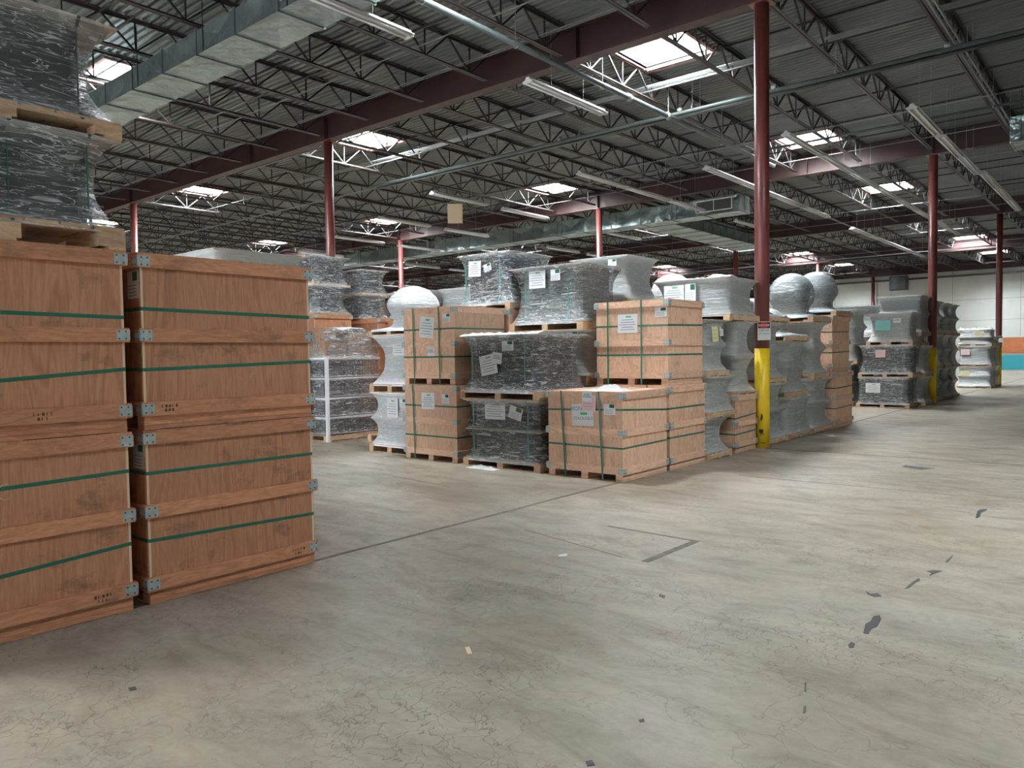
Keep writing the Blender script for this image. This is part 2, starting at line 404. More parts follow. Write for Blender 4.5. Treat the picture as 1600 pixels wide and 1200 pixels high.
# ceiling: corrugated deck with skylight openings
SKX = [-3.66 + 9.28*k for k in range(1, -6, -1)]
SKY = [-5.15, 1.42, 9.93, 18.42, 26.92, 35.42, 43.9, 52.4, 60.9]
SW, SD = 1.53, 1.40
EXTRA = [(-3.66, -13.6), (-12.94, -13.6), (-12.94, -20.5), (-22.2, -13.6)]
skies = [(x, y) for y in SKY for x in SKX if x > XA+1 and not (x > 5 and y > 0)] + EXTRA
def deck():
    b = MB(); pitch = .1525; y = YA
    prof = []
    while y < YB:
        prof += [(y, DECK), (y+.05, DECK), (y+.066, DECK+.038), (y+pitch-.016, DECK+.038)]
        y += pitch
    rows = sorted({s[1] for s in skies})
    for (ya, za), (yb, zb) in zip(prof, prof[1:]):
        yc = (ya+yb)/2; cuts = []
        for ry in rows:
            if ry < yc < ry+SD: cuts = sorted(s[0] for s in skies if s[1] == ry)
        xs = [XA]
        for c in cuts: xs += [c, c+SW]
        xs.append(XB+.3)
        for k in range(0, len(xs), 2):
            b.quad((xs[k],ya,za), (xs[k],yb,zb), (xs[k+1],yb,zb), (xs[k+1],ya,za))
    return b.mesh('deck', M['deck'])
ceiling = obj('ceiling', deck(), kind='structure')

# walls
b = MB(); x = -20.4
b.box(-20.4, XB+.3, BACK, BACK+.25, 0, 7.62)
wall = obj('wall_back', b.mesh('wall', M['wall']), kind='structure')
bx('wall_band', -3.35, XB+.2, BACK-.012, BACK, 1.14, 2.24, M['wall_orange'], wall)
bx('wall_band', -3.35, XB+.2, BACK-.012, BACK, .06, 1.06, M['wall_teal'], wall)
bx('wall_band', -3.35, XB+.2, BACK-.014, BACK, 1.06, 1.14, M['wall_grey'], wall)
for z in (3.45, 4.9): bx('wall_seam', -20.4, XB+.2, BACK-.006, BACK, z, z+.03, M['wall_grey'], wall)
for x in range(-18, 11, 4): bx('wall_seam', x, x+.03, BACK-.006, BACK, 2.3, 7.4, M['wall_grey'], wall)
bx('wall_pipe', -20.4, 2.0, BACK-.2, BACK-.1, 6.55, 6.68, M['black_steel'], wall)
bx('wall_pilaster', -11.2, -10.9, BACK-.3, BACK, 0, 6.5, M['wall_grey'], wall)
b = MB(); b.box(XB+.1, XB+.3, YA, YB, 0, 7.62)
obj('wall_right', b.mesh('wall_right', M['wall_grey']), kind='structure')
b = MB(); b.box(XA, -14, YA-.2, YA, 0, 7.62); b.box(-14, 4, YA-.2, YA, 4.6, 7.62); b.box(4, XB+.3, YA-.2, YA, 0, 7.62)  # opening added in this unseen wall so sky light brightens the crate fronts
obj('wall_front', b.mesh('wall_front', M['wall']), kind='structure')
b = MB(); b.box(XA-.2, XA, YA, YB, 0, 7.62)
obj('wall_left', b.mesh('wall_left', M['wall_grey']), kind='structure')
b = MB(); b.box(XA, -20.2, YB, YB+.2, 0, 7.62)
obj('wall_far', b.mesh('wall_far', M['wall_grey']), kind='structure')
b = MB(); b.box(-20.4, -20.2, BACK, YB, 0, 7.62)
obj('wall_side', b.mesh('wall_side', M['wall_grey']), kind='structure')

# girders (ceiling members)
ORD = ['nearest','second','third','fourth','fifth','sixth','seventh']
gb = MB()
gb.box(XA, XB, -.13, .13, BEAM_B, BEAM_B+.022); gb.box(XA, XB, -.13, .13, BEAM_T-.022, BEAM_T)
gb.box(XA, XB, -.008, .008, BEAM_B+.022, BEAM_T-.022)
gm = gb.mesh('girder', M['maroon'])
st = MB(); st.box(-.008, .008, -.12, .12, BEAM_B+.022, BEAM_T-.022); stm = st.mesh('stiffener', M['maroon'])
GL = {-1:'dark maroon steel girder above and behind the viewer', 0:'large dark maroon girder crossing the picture from the tall near column to the left',
      1:'maroon girder beyond the nearest one, resting on the yellow-footed middle column', 2:'maroon girder over the third aisle column from the near one',
      3:'fourth maroon girder, low over the far stacks', 4:'maroon girder in front of the white back wall', 5:'maroon girder beyond the end of the white wall'}
for k in range(-1, 6):
    if k == 4: ys = BACK-.35
    else: ys = k*GY
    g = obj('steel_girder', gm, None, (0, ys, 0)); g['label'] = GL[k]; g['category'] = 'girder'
    for i in range(-4, 1):
        obj('stiffener', stm, g, (i*GX, 0, 0))
        if k < 3: obj('stiffener', stm, g, (i*GX-GX*.31, 0, 0))

# joists
def joist_parts():
    y0, y1 = .12, GY-.12
    top = MB()
    for sx in (-.035, .035):
        top.box(sx-.028, sx+.028, y0-.1, y1+.1, CH_T-.006, CH_T+.012)
        top.box(sx-.004+(.024 if sx<0 else -.024), sx+.004+(.024 if sx<0 else -.024), y0, y1, CH_T-.05, CH_T)
    bot = MB()
    for sx in (-.033, .033):
        bot.box(sx-.024, sx+.024, y0+.12, y1-.12, CH_B-.004, CH_B+.004)
        bot.box(sx-.004+(.02 if sx<0 else -.02), sx+.004+(.02 if sx<0 else -.02), y0+.12, y1-.12, CH_B, CH_B+.045)
    web = MB(); n = 10; d = (y1-y0)/n
    for k in range(n):
        a = y0+k*d; c = a+d/2
        web.bar((0,a,CH_T-.02), (0,c,CH_B+.02), .03, .03); web.bar((0,c,CH_B+.02), (0,a+d,CH_T-.02), .03, .03)
        web.bar((0,c,CH_B+.02), (0,c,CH_T-.02), .024, .024)
    return top.mesh('top_chord', M['chord']), bot.mesh('bottom_chord', M['chord']), web.mesh('web', M['steel_dark'])
jt, jb, jw = joist_parts()
nJ = 0
for bay in range(-1, 6):
    if bay == 5: xs = range(-30, -10)
    else: xs = range(-30, 6)
    for i in xs:
        x = i*JS
        if bay >= 3 and x < -45: continue
        if bay < 0 and x < -25: continue
        j = obj('roof_joist', jt, ceiling, (x, bay*GY, 0))
        obj('bottom_chord', jb, j); obj('web', jw, j, kind='stuff'); nJ += 1
# bridging lines along X
brm = MB(); brm.box(XA, XB, -.016, .016, -.004, .004); brm.box(XA, XB, -.003, .003, 0, .03)
brmesh = brm.mesh('bridging', M['steel_dark'])
for bay in range(-1, 5):
    for t in (.22, .5, .78):
        obj('bridging', brmesh, ceiling, (0, bay*GY+t*GY, CH_B+.05)); obj('bridging', brmesh, ceiling, (0, bay*GY+t*GY, CH_T-.04))
thin = MB(); thin.box(XA, XB, -.009, .009, -.009, .009); thinm = thin.mesh('conduit_run', M['conduit'])
for y, z in ((-2.1,7.15), (-.9,7.2), (-.75,7.24), (4.35,7.0), (4.5,7.02), (7.7,7.0), (10.6,7.05), (13.6,7.0), (20,7.0), (22.5,7.0), (28,7.0), (33.5,6.95)):
    obj('conduit_run', thinm, ceiling, (0, y, z))

# skylights
def make_skylight():
    t = thing('skylight', '', 'skylight')
    H = .48
    c = MB(); th = .02
    c.box(0, SW, -th, 0, 0, H); c.box(0, SW, SD, SD+th, 0, H); c.box(-th, 0, -th, SD+th, 0, H); c.box(SW, SW+th, -th, SD+th, 0, H)
    obj('curb', c.mesh('curb', M['white_shaft']), t)
    f = MB(); e = .07
    f.box(-e, SW+e, -e, 0, -.06, -.035); f.box(-e, SW+e, SD, SD+e, -.06, -.035)
    f.box(-e, 0, 0, SD, -.06, -.035); f.box(SW, SW+e, 0, SD, -.06, -.035)
    f.box(-.008, SW+.008, -.008, 0, -.06, .06); f.box(-.008, SW+.008, SD, SD+.008, -.06, .06); f.box(-.008, 0, 0, SD, -.06, .06); f.box(SW, SW+.008, 0, SD, -.06, .06)
    obj('frame', f.mesh('frame', M['rust_frame']), t)
    p = MB(); p.box(-.01, SW+.01, -.01, SD+.01, H, H+.02); obj('pane', p.mesh('pane', M['pane']), t)
    for k in (1, 2):
        bx('mullion', SW*k/3-.02, SW*k/3+.02, 0, SD, H-.05, H-.005, M['rust_frame'], t)
    return t
def dup(o, loc, **props):
    c = o.copy(); COL.objects.link(c); c.location = loc
    for k, v in props.items(): c[k] = v
    for ch in o.children:
        d = ch.copy(); COL.objects.link(d); d.parent = c
        for g in ch.children:
            e = g.copy(); COL.objects.link(e); e.parent = d
    return c
sk0 = make_skylight(); first = True
colw = {0:'first', 1:'second', 2:'third', 3:'fourth', 4:'fifth', 5:'sixth', -1:'outermost right'}
ytxt = {-5.15:'over the near left aisle', 1.42:'just behind the nearest girder', 9.93:'just before the second girder', 18.42:'midway past the second girder', 26.92:'in the bay past the third girder',
        35.42:'far back, before the fourth girder', 43.9:'furthest back, near the white wall', 52.4:'beyond the end of the white wall', 60.9:'in the last bay of the hall', -13.6:'behind the viewer', -20.5:'well behind the viewer'}
for x, y in skies:
    k = round((-3.66-x)/9.28)
    lab = 'skylight %s, %s from the aisle columns' % (ytxt[y], colw[k]) if k >= 0 else 'skylight %s, right of the aisle columns' % ytxt[y]
    if first: o = sk0; o.location = (x, y, DECK); first = False
    else: o = dup(sk0, (x, y, DECK))
    o['label'] = lab; o['group'] = 'square roof skylights'

# columns
def cyl(r, z0, z1, n=24):
    b = MB(); b.tube([(0,0,z0), (0,0,z1)], r, n); return b
cm = cyl(.114, 0, BEAM_B-.02).mesh('shaft', M['maroon_col'], True)
cp = MB(); cp.box(-.17,.17,-.14,.14,BEAM_B-.02,BEAM_B); cpm = cp.mesh('cap_plate', M['maroon_col'])
gmh = cyl(.1155, 0, 1.572).mesh('yellow_guard', M['yellow'], True)
wear = {(0,0), (0,1), (0,2)}
CL = {(0,0):'tall near maroon column with a yellow foot and danger sign', (0,1):'second maroon column along the aisle, yellow foot, beside wrapped pallets', (0,2):'third maroon column along the aisle, yellow foot, near the white wall',
      (-1,0):'maroon column behind the left brown crates, under the big girder', (-2,0):'maroon column rising at the left edge behind the wrapped pallets on crates'}
for gx in range(-4, 1):
    for gy in range(-1, 6):
        if gy == -1 and gx > -3: continue
        if gy == 4 : yy = BACK-.35
        else: yy = gy*GY
        if gy == 5 and gx > -2: continue
        lab = CL.get((gx, gy), 'maroon column in the %s row back, %s from the aisle columns' % (ORD[gy] if gy >= 0 else 'front', ['aisle','first','second','third','fourth'][-gx]))
        t = thing('steel_column', lab, 'column', (gx*GX, yy, 0), group='maroon roof columns')
        obj('shaft', cm, t); obj('cap_plate', cpm, t)
        if gx == 0 or gy < 3: obj('yellow_guard', gmh, t)
        if (gx, gy) == (0, 0): colA = t
        if (gx, gy) == (0, 1): colB = t
        if (gx, gy) == (0, 2): colC = t

# text helper: lettering is real flat mesh lying on its sign
def text(body, size, mat, parent, loc, rot, name='lettering'):
    cu = D.curves.new(name, 'FONT'); cu.body = body; cu.size = size; cu.align_x = 'CENTER'; cu.align_y = 'CENTER'; cu.extrude = .0004
    cu.fill_mode = 'BOTH'; cu.resolution_u = 2
    cu.materials.append(mat)
    return obj(name, cu, parent, loc, rot)
M['sign_white'] = simple('sign_white', (.70,.72,.68), .5); M['sign_red'] = simple('sign_red', (.55,.02,.03), .45)
# danger sign on the near column, turned to the open floor
sg = thing('danger_sign', 'white danger sign with red oval, fixed on the nearest column', 'sign', (0,0,0), R(24))
ys = -.1225
bx('plate', -.07, .125, ys-.002, ys, 1.70, 1.99, M['sign_white'], sg)
bx('black_panel', -.06, .115, ys-.0035, ys-.002, 1.885, 1.98, M['ink_black'], sg)
b = MB(); n = 28; b.v = [(.0275+.078*math.cos(2*math.pi*k/n), 0, .038*math.sin(2*math.pi*k/n)) for k in range(n)]; b.f = [tuple(range(n))]; b.m = [0]
obj('red_oval', b.mesh('oval', M['sign_red']), sg, (0, ys-.0042, 1.932))
text('DANGER', .040, M['sign_white'], sg, (.0275, ys-.0048, 1.932), (R(90),0,0))
text('KEEP OFF', .036, M['ink_black'], sg, (.0275, ys-.003, 1.85), (R(90),0,0))
text('LIFT TRUCK', .030, M['ink_black'], sg, (.0275, ys-.003, 1.80), (R(90),0,0))
# paint wear on the near guard
for i, (z, h, wv, ao) in enumerate([(.48,.10,.016,R(-72)), (.27,.07,.03,R(-76)), (.22,.05,.035,R(-70)), (.08,.02,.06,R(-80))]):
    b = MB(); n = 14; pts = []
    random.seed(i+5)
    for k in range(n):
        a = 2*math.pi*k/n; r = 1+random.uniform(-.35,.35)
        th_ = ao + wv/.1165*math.cos(a)*r; zz = z+h/2*math.sin(a)*r
        pts.append((.1165*math.cos(th_), .1165*math.sin(th_), zz))
    b.v = pts; b.f = [tuple(range(n))]; b.m = [0]
    obj('paint_chip', b.mesh('chip', M['maroon']), colA)
s2 = thing('notice_sign', 'small white notice on the third aisle column near the wall', 'sign', (0, 2*GY, 0))
bx('plate', .0, .16, -.125, -.12, 1.75, 2.02, M['sign_white'], s2); bx('black_panel', .01, .15, -.127, -.125, 1.93, 2.0, M['ink_black'], s2)
# cable running down the aisle columns
# ------------------------------------------------------------------ overhead services
def duct(name, label, x0, x1, y0, y1, z0, z1, along='x', seg=1.22, grilles=()):
    """galvanised duct: one part per cross-broken section, a flange at each joint"""
    t = thing(name, label, 'duct', (0,0,0))
    L0, L1 = (x0, x1) if along == 'x' else (y0, y1)
    n = max(1, round((L1-L0)/seg)); d = (L1-L0)/n
    for k in range(n):
        a = L0+k*d; c = a+d
        b = MB()
        if along == 'x': X0, X1, Y0, Y1 = a, c, y0, y1
        else: X0, X1, Y0, Y1 = x0, x1, a, c
        i = 0
        # bottom and the two long sides are dented pyramids (cross-broken sheet)
        def face(p, q, r, s, nrm):
            ctr = (Vector(p)+Vector(q)+Vector(r)+Vector(s))/4 + Vector(nrm)*.045
            i = len(b.v); b.v += [p, q, r, s, tuple(ctr)]
            b.f += [(i,i+1,i+4),(i+1,i+2,i+4),(i+2,i+3,i+4),(i+3,i,i+4)]; b.m += [0]*4
        face((X0,Y0,z0),(X0,Y1,z0),(X1,Y1,z0),(X1,Y0,z0),(0,0,1))
        face((X0,Y0,z1),(X1,Y0,z1),(X1,Y1,z1),(X0,Y1,z1),(0,0,-1))
        if along == 'x':
            face((X0,Y0,z0),(X1,Y0,z0),(X1,Y0,z1),(X0,Y0,z1),(0,1,0)); face((X0,Y1,z0),(X0,Y1,z1),(X1,Y1,z1),(X1,Y1,z0),(0,-1,0))
        else:
            face((X0,Y0,z0),(X0,Y0,z1),(X0,Y1,z1),(X0,Y1,z0),(1,0,0)); face((X1,Y0,z0),(X1,Y1,z0),(X1,Y1,z1),(X1,Y0,z1),(-1,0,0))
        obj('duct_section', b.mesh('duct_section', M['duct']), t)
    e = .022
    for k in range(n+1):
        a = L0+k*d
        b = MB()
        if along == 'x': b.box(a-.013, a+.013, y0-e, y1+e, z0-e, z1+e)
        else: b.box(x0-e, x1+e, a-.013, a+.013, z0-e, z1+e)
        obj('flange', b.mesh('flange', M['duct']), t)
    for k in range(0, n+1, 2):
        a = L0+k*d+.2
        for s in (0, 1):
            if along == 'x': bx('hanger', a, a+.012, (y0 if s else y1)-.006, (y0 if s else y1)+.006, z0, 7.63, M['steel_dark'], t)
            else: bx('hanger', (x0 if s else x1)-.006, (x0 if s else x1)+.006, a, a+.012, z0, CH_B+.5, M['steel_dark'], t)
    for (g0, g1, yy) in grilles:
        b = MB(); zc0, zc1 = z0+.10, z1-.04
        b.box(g0, g1, yy-.03, yy-.022, zc1-.03, zc1); b.box(g0, g1, yy-.03, yy-.022, zc0, zc0+.03)
        b.box(g0, g0+.03, yy-.03, yy-.022, zc0, zc1); b.box(g1-.03, g1, yy-.03, yy-.022, zc0, zc1); b.box((g0+g1)/2-.012, (g0+g1)/2+.012, yy-.03, yy-.022, zc0, zc1)
        g = obj('grille_frame', b.mesh('grille_frame', M['sign_white']), t)
        bx('grille_back', g0+.02, g1-.02, yy-.024, yy-.02, zc0+.02, zc1-.02, M['black_steel'], g)
        sl = MB(); m = 9
        for q in range(m): zz = zc0+.03+(zc1-zc0-.06)*(q+.5)/m; sl.box(g0+.02, g1-.02, yy-.029, yy-.026, zz-.004, zz+.004)
        obj('grille_slats', sl.mesh('slats', M['conduit']), g, kind='stuff')
    return t
duct('air_duct', 'large galvanised rectangular duct crossing above the left brown crates', -12.2, -.2, -5.34, -4.56, 6.55, 6.94, 'x', 1.22, [(-4.95, -3.95, -5.34)])
# elbow at its far end
el = thing('duct_elbow', 'grey duct elbow at the end of the big duct, beside the top wrapped pallet', 'duct')
b = MB(); n = 8
for k in range(n):
    a0 = math.pi/2*k/n; a1 = math.pi/2*(k+1)/n; cx, cyy = -12.3, -5.9
    def P(a, r, z): return (cx-math.sin(a)*r, cyy+math.cos(a)*r, z)
    for (r0, r1, za, zb) in ((.56,1.34,6.55,6.55),(1.34,1.34,6.55,6.94),(1.34,.56,6.94,6.94),(.56,.56,6.94,6.55)):
        b.quad(P(a0,r0,za), P(a1,r0,za), P(a1,r1,zb), P(a0,r1,zb))
obj('bend', b.mesh('bend', M['duct']), el)
bx('hanger', -13.2, -13.188, -5.2, -5.188, 6.93, 7.63, M['steel_dark'], el)
duct('air_duct', 'long galvanised duct crossing behind the second girder over the middle stacks', -29, -6.0, 13.0, 13.8, 6.30, 6.85, 'x', 1.25, [(-7.6, -6.25, 13.0)])
duct('air_duct', 'galvanised branch duct running away from the long duct, ribbed pale underside', -10.3, -8.9, 13.85, 22.6, 6.30, 6.72, 'y', 1.1)
duct('air_duct', 'grey duct end high at the right edge of the picture', 2.12, 9.5, 9.6, 10.6, 6.35, 6.93, 'x', 1.2)

def make_fixture():
    t = thing('strip_light', '', 'ceiling light')
    b = MB(); L = 2.42
    b.v = [(-.035,0,.09),(.035,0,.09),(.05,0,.045),(.115,0,.02),(.115,0,.012),(-.115,0,.012),(-.115,0,.02),(-.05,0,.045)]
    b.v += [(x, L, z) for x, y, z in b.v]
    for k in range(8): b.f.append((k, (k+1) % 8, 8+(k+1) % 8, 8+k)); b.m.append(0)
    b.f += [tuple(range(7,-1,-1)), tuple(range(8,16))]; b.m += [0,0]
    obj('housing', b.mesh('housing', M['fixture']), t)
    for s in (-.06, .06):
        tb = MB(); tb.tube([(s,.03,-.008),(s,L-.03,-.008)], .018, 8); obj('tube', tb.mesh('tube', M['tube_off'], True), t)
    e = MB(); e.box(-.10,.10,0,.03,-.02,.012); e.box(-.10,.10,L-.03,L,-.02,.012); obj('end_cap', e.mesh('end_caps', M['fixture']), t)
    h = MB()
    for y in (.7, L-.7): h.box(-.003,.003,y-.003,y+.003,.09,1.30)
    obj('hanger_rod', h.mesh('rods', M['conduit']), t)
    return t
fx0 = make_fixture(); used = False
def fixture(x, y, z, label):
    global used
    if x < -5.8 and y < 13.95 and y+2.42 > 12.85: return
    if -10.4 < x < -8.8 and y+2.42 > 13 and y < 22.7: return
    if not used: o = fx0; o.location = (x, y, z); used = True
    else: o = dup(fx0, (x, y, z))
    o['label'] = label; o['group'] = 'fluorescent strip lights'
    return o
fixture(-3.88, -6.25, 6.32, 'unlit strip light hanging in front of the big duct, top centre-left')
fixture(-3.88, -8.72, 6.32, 'unlit strip light at the very top of the picture, before the big duct')
fixture(-3.75, -1.18, 6.32, 'unlit strip light hanging just under the nearest girder, top centre')
WH = ['first','second','third','fourth','fifth','sixth','seventh','eighth','ninth']
for k in range(4): fixture(-4.25, 6.85+2.46*k, 6.32, 'strip light in the row left of the near column, %s in it' % WH[k])
for k in range(6): fixture(1.0 if k < 3 else 1.12, 5.1+2.46*k+ (.2 if k else 0), 6.32, 'strip light in the row right of the second column, %s in it' % WH[k])
for k in range(8): fixture(-1.55, 5.2+2.46*k, 6.32, 'strip light in the long row over the aisle stacks, %s in it' % WH[k])
for k in range(5): fixture(-7.0, 5.0+2.5*k, 6.32, 'strip light in the row crossing the second girder mid picture, %s in it' % WH[k])
for r, x in enumerate((-11.6, -15.8, -20.2, -25.0)):
    for k in range(5 if r else 4):
        fixture(x-.1*k, 4.0+r*1.5+2.47*k*1.35, 6.32, 'distant strip light over the left stacks, %s row from the right, %s in it' % (WH[r], WH[k]))
for k in range(5): fixture(-4.4, 20+2.47*k, 6.32, 'strip light far down the hall left of the aisle, %s in its row' % WH[k])

def pipe(name, label, pts, r, clamps=(), mat='pipe', joints=()):
    t = thing(name, label, 'pipe')
    b = MB(); b.tube(pts, r, 10); obj('pipe_run', b.mesh('pipe', M[mat], True), t)
    for (x, y, z) in clamps:
        c = MB(); c.tube([(x, y-.012, z), (x, y+.012, z)] if abs(pts[0][0]-pts[-1][0]) < abs(pts[0][1]-pts[-1][1]) else [(x-.012, y, z), (x+.012, y, z)], r*1.18, 10)
        c.box(x-.006, x+.006, y-.006, y+.006, z+r, 7.63); obj('pipe_hanger', c.mesh('hanger', M['conduit'], False), t)
    for (x, y, z) in joints:
        c = MB()
        c.tube([(x, y-.05, z), (x, y+.05, z)] if abs(pts[0][0]-pts[-1][0]) < abs(pts[0][1]-pts[-1][1]) else [(x-.05, y, z), (x+.05, y, z)], r*1.35, 10)
        obj('coupling', c.mesh('coupling', M['conduit'], True), t)
    return t
pipe('sprinkler_main', 'thick dark pipe running away under the nearest girder, top centre', [(-3.41,-4.48,6.66),(-3.38,2.0,6.66),(-3.36,9.2,6.66)], .055,
     [(-3.41,y,6.66) for y in (-4.0,-1.9,.7,3.3,6)], 'pipe', [(-3.38,1.6,6.66),(-3.37,3.2,6.66)])
pipe('sprinkler_branch', 'thin pipe with sprinkler heads running left to right, nearer of two over the middle', [(-14,3.62,6.80),(6,3.62,6.80)], .042, [(x,3.62,6.86) for x in (-12,-9,-6,-3,0)], 'pipe', [(x,3.62,6.86) for x in (-6.6,-3.3,-1.2,1.9)])
pipe('sprinkler_branch', 'thin pipe with sprinkler heads running left to right, farther of two over the middle', [(-14,3.98,6.84),(6,3.98,6.84)], .042, [(x,3.98,6.9) for x in (-12,-9,-6,-3,0)], 'pipe', [(x,3.98,6.9) for x in (-7.2,-3.6,-.9,1.7)])
pipe('sprinkler_branch', 'dark pipe crossing high behind the near column towards the right edge', [(-9,7.9,6.8),(6,7.9,6.8)], .03, [(x,7.9,6.8) for x in (-6,-2,2)])
pipe('steel_conduit', 'thin pale conduit crossing the far bays, just under the third girder', [(-20,30.2,6.35),(4,30.2,6.35)], .028, [(x,30.2,6.35) for x in (-16,-10,-4,2)], 'conduit')
pipe('steel_conduit', 'thin conduit under the nearest girder left of the big maroon column', [(-16,.35,7.004),(-9,.35,7.004)], .02, [], 'conduit')
pipe('steel_conduit', 'conduit running away under the joist at the top right, left of a pair', [(1.97,-6,6.96),(1.97,11.9,6.96)], .022, [(1.97,y,6.96) for y in (-4,0.5,5,10)], 'conduit')
pipe('steel_conduit', 'conduit running away under the joist at the top right, right of a pair', [(2.06,-6,6.94),(2.06,11.9,6.94)], .022, [(2.06,y,6.94) for y in (-4,0.5,5,10)], 'conduit')
# bundle of conduits under the first skylights
for n_, (yy, zz) in enumerate([(2.98,7.32),(3.05,7.32),(3.12,7.32),(3.19,7.32),(3.26,7.32)]):
    pipe('steel_conduit', 'one of five parallel pale conduits below the large skylight, %s from the front' % ['first','second','middle','fourth','last'][n_], [(-17,yy,zz),(6,yy,zz)], .018, [], 'conduit')
# hanging board and heater
t = thing('hanging_board', 'plain beige square board hanging from the joists in mid picture', 'board', (-14.55, 8, 0), .72)
bx('board', -.27, .27, -.01, .01, 6.30, 7.0, M['ply_edge'], t, (0,0,0)); bx('cord', -.1, -.094, -.003, .003, 7.0, 7.63, M['steel_dark'], t); bx('cord', .094, .1, -.003, .003, 7.0, 7.63, M['steel_dark'], t)
t = thing('unit_heater', 'dark grey box heater hanging in front of the far white wall', 'heater', (-9.1, 47.6, 0))
bx('casing', -.55, .55, -.35, .35, 5.75, 6.75, M['black_steel'], t); bx('louvre', -.48, .48, -.37, -.35, 5.85, 6.65, M['pipe'], t)
bx('bracket', -.5, -.47, -.02, .02, 6.75, 7.63, M['steel_dark'], t); bx('bracket', .47, .5, -.02, .02, 6.75, 7.63, M['steel_dark'], t)

# ------------------------------------------------------------------ pallets, crates, wrapped loads
def pallet(parent, W, Dp, z0, H=.12, wood_='pine', block=False, red=0, lod=0):
    """local box x 0..W, y 0..Dp; stringers along y (openings face front) or nine blocks"""
    p = obj('pallet', None, parent, (0,0,z0)); tb = .018; bb = .016; mt = M[wood_]
    if lod:
        b = MB(); b.box(0,W,0,Dp,H-tb,H)
        for x in (0, W/2-.045, W-.09): b.box(x, x+.09, 0, Dp, bb, H-tb)
        for y in (0, Dp/2-.05, Dp-.1): b.box(0, W, y, y+.1, 0, bb)
        obj('pallet_frame', b.mesh('pallet_frame', mt), p, kind='stuff'); return p
    n = 7; wv = Dp/n
    for k in range(n): bx('deck_board', 0, W, k*wv+.006, (k+1)*wv-.006, H-tb, H, mt, p)
    if block:
        for x in (0, W/2-.06, W-.12):
            bx('runner', x, x+.12, 0, Dp, H-tb-.016, H-tb, mt, p)
            for y in (0, Dp/2-.075, Dp-.15): bx('block', x, x+.12, y, y+.15, bb, H-tb-.016, mt, p)
    else:
        for x in (0, W/2-.05, W-.10):
            bx('stringer', x, x+.10, 0, Dp, bb, H-tb, M['pine_red'] if red and x == 0 else mt, p)
    for y in (0, Dp/2-.05, Dp-.10): bx('bottom_board', 0, W, y, y+.10, 0, bb, mt, p)
    return p

def paper_group(parent, face, x, z, w, h, kind, rot=0, off=.0):
    """paper stuck on a face; face = (axis, plane) in local coordinates"""
    mats = {'form':'paper','sticker':'paper','pink':'paper_pink','yellow':'paper_yellow','teal':'paper_teal','small':'paper'}
    t = obj('paper_label', None, parent, (x, face[1]-off, z) if face[0] == 'y' else (face[1]+off, x, z), (0, 0, 0) if face[0] == 'y' else (0,0,R(90)))
    t.rotation_euler = (0, R(rot), 0) if face[0] == 'y' else (R(-rot), 0, R(90))
    bx('sheet', -w/2, w/2, -.0015, 0, -h/2, h/2, M[mats[kind]], t)
    b = MB()
    if kind in ('form', 'small'):
        nl = 5 if kind == 'form' else 3
        for k in range(nl):
            zz = h/2-h*(.30+.13*k); ww = w*(.34+.08*((k*7) % 3)); b.box(-ww/1.1, ww/1.2, -.0028, -.0015, zz-.004, zz+.004)
        obj('print_lines', b.mesh('print', M['ink']), t)
        if kind == 'form': bx('green_mark', -w*.10, w*.18, -.003, -.0015, h*.32, h*.40, M['ink_green'], t)
    if kind == 'sticker':
        bx('green_block', 0, w*.42, -.003, -.0015, h*.14, h*.46, M['ink_dkgreen'], t)
        for k in range(4): b.box(-w*.4, w*.3, -.0028, -.0015, -h*.40+k*h*.12, -h*.40+k*h*.12+.004)
        obj('print_lines', b.mesh('print', M['ink']), t)
    if kind in ('pink', 'yellow', 'teal'):
        for k in range(4): b.box(-w*.36, w*.3, -.0028, -.0015, h*.3-k*h*.18, h*.3-k*h*.18+.004)
        obj('print_lines', b.mesh('print', M['ink']), t)
    return t

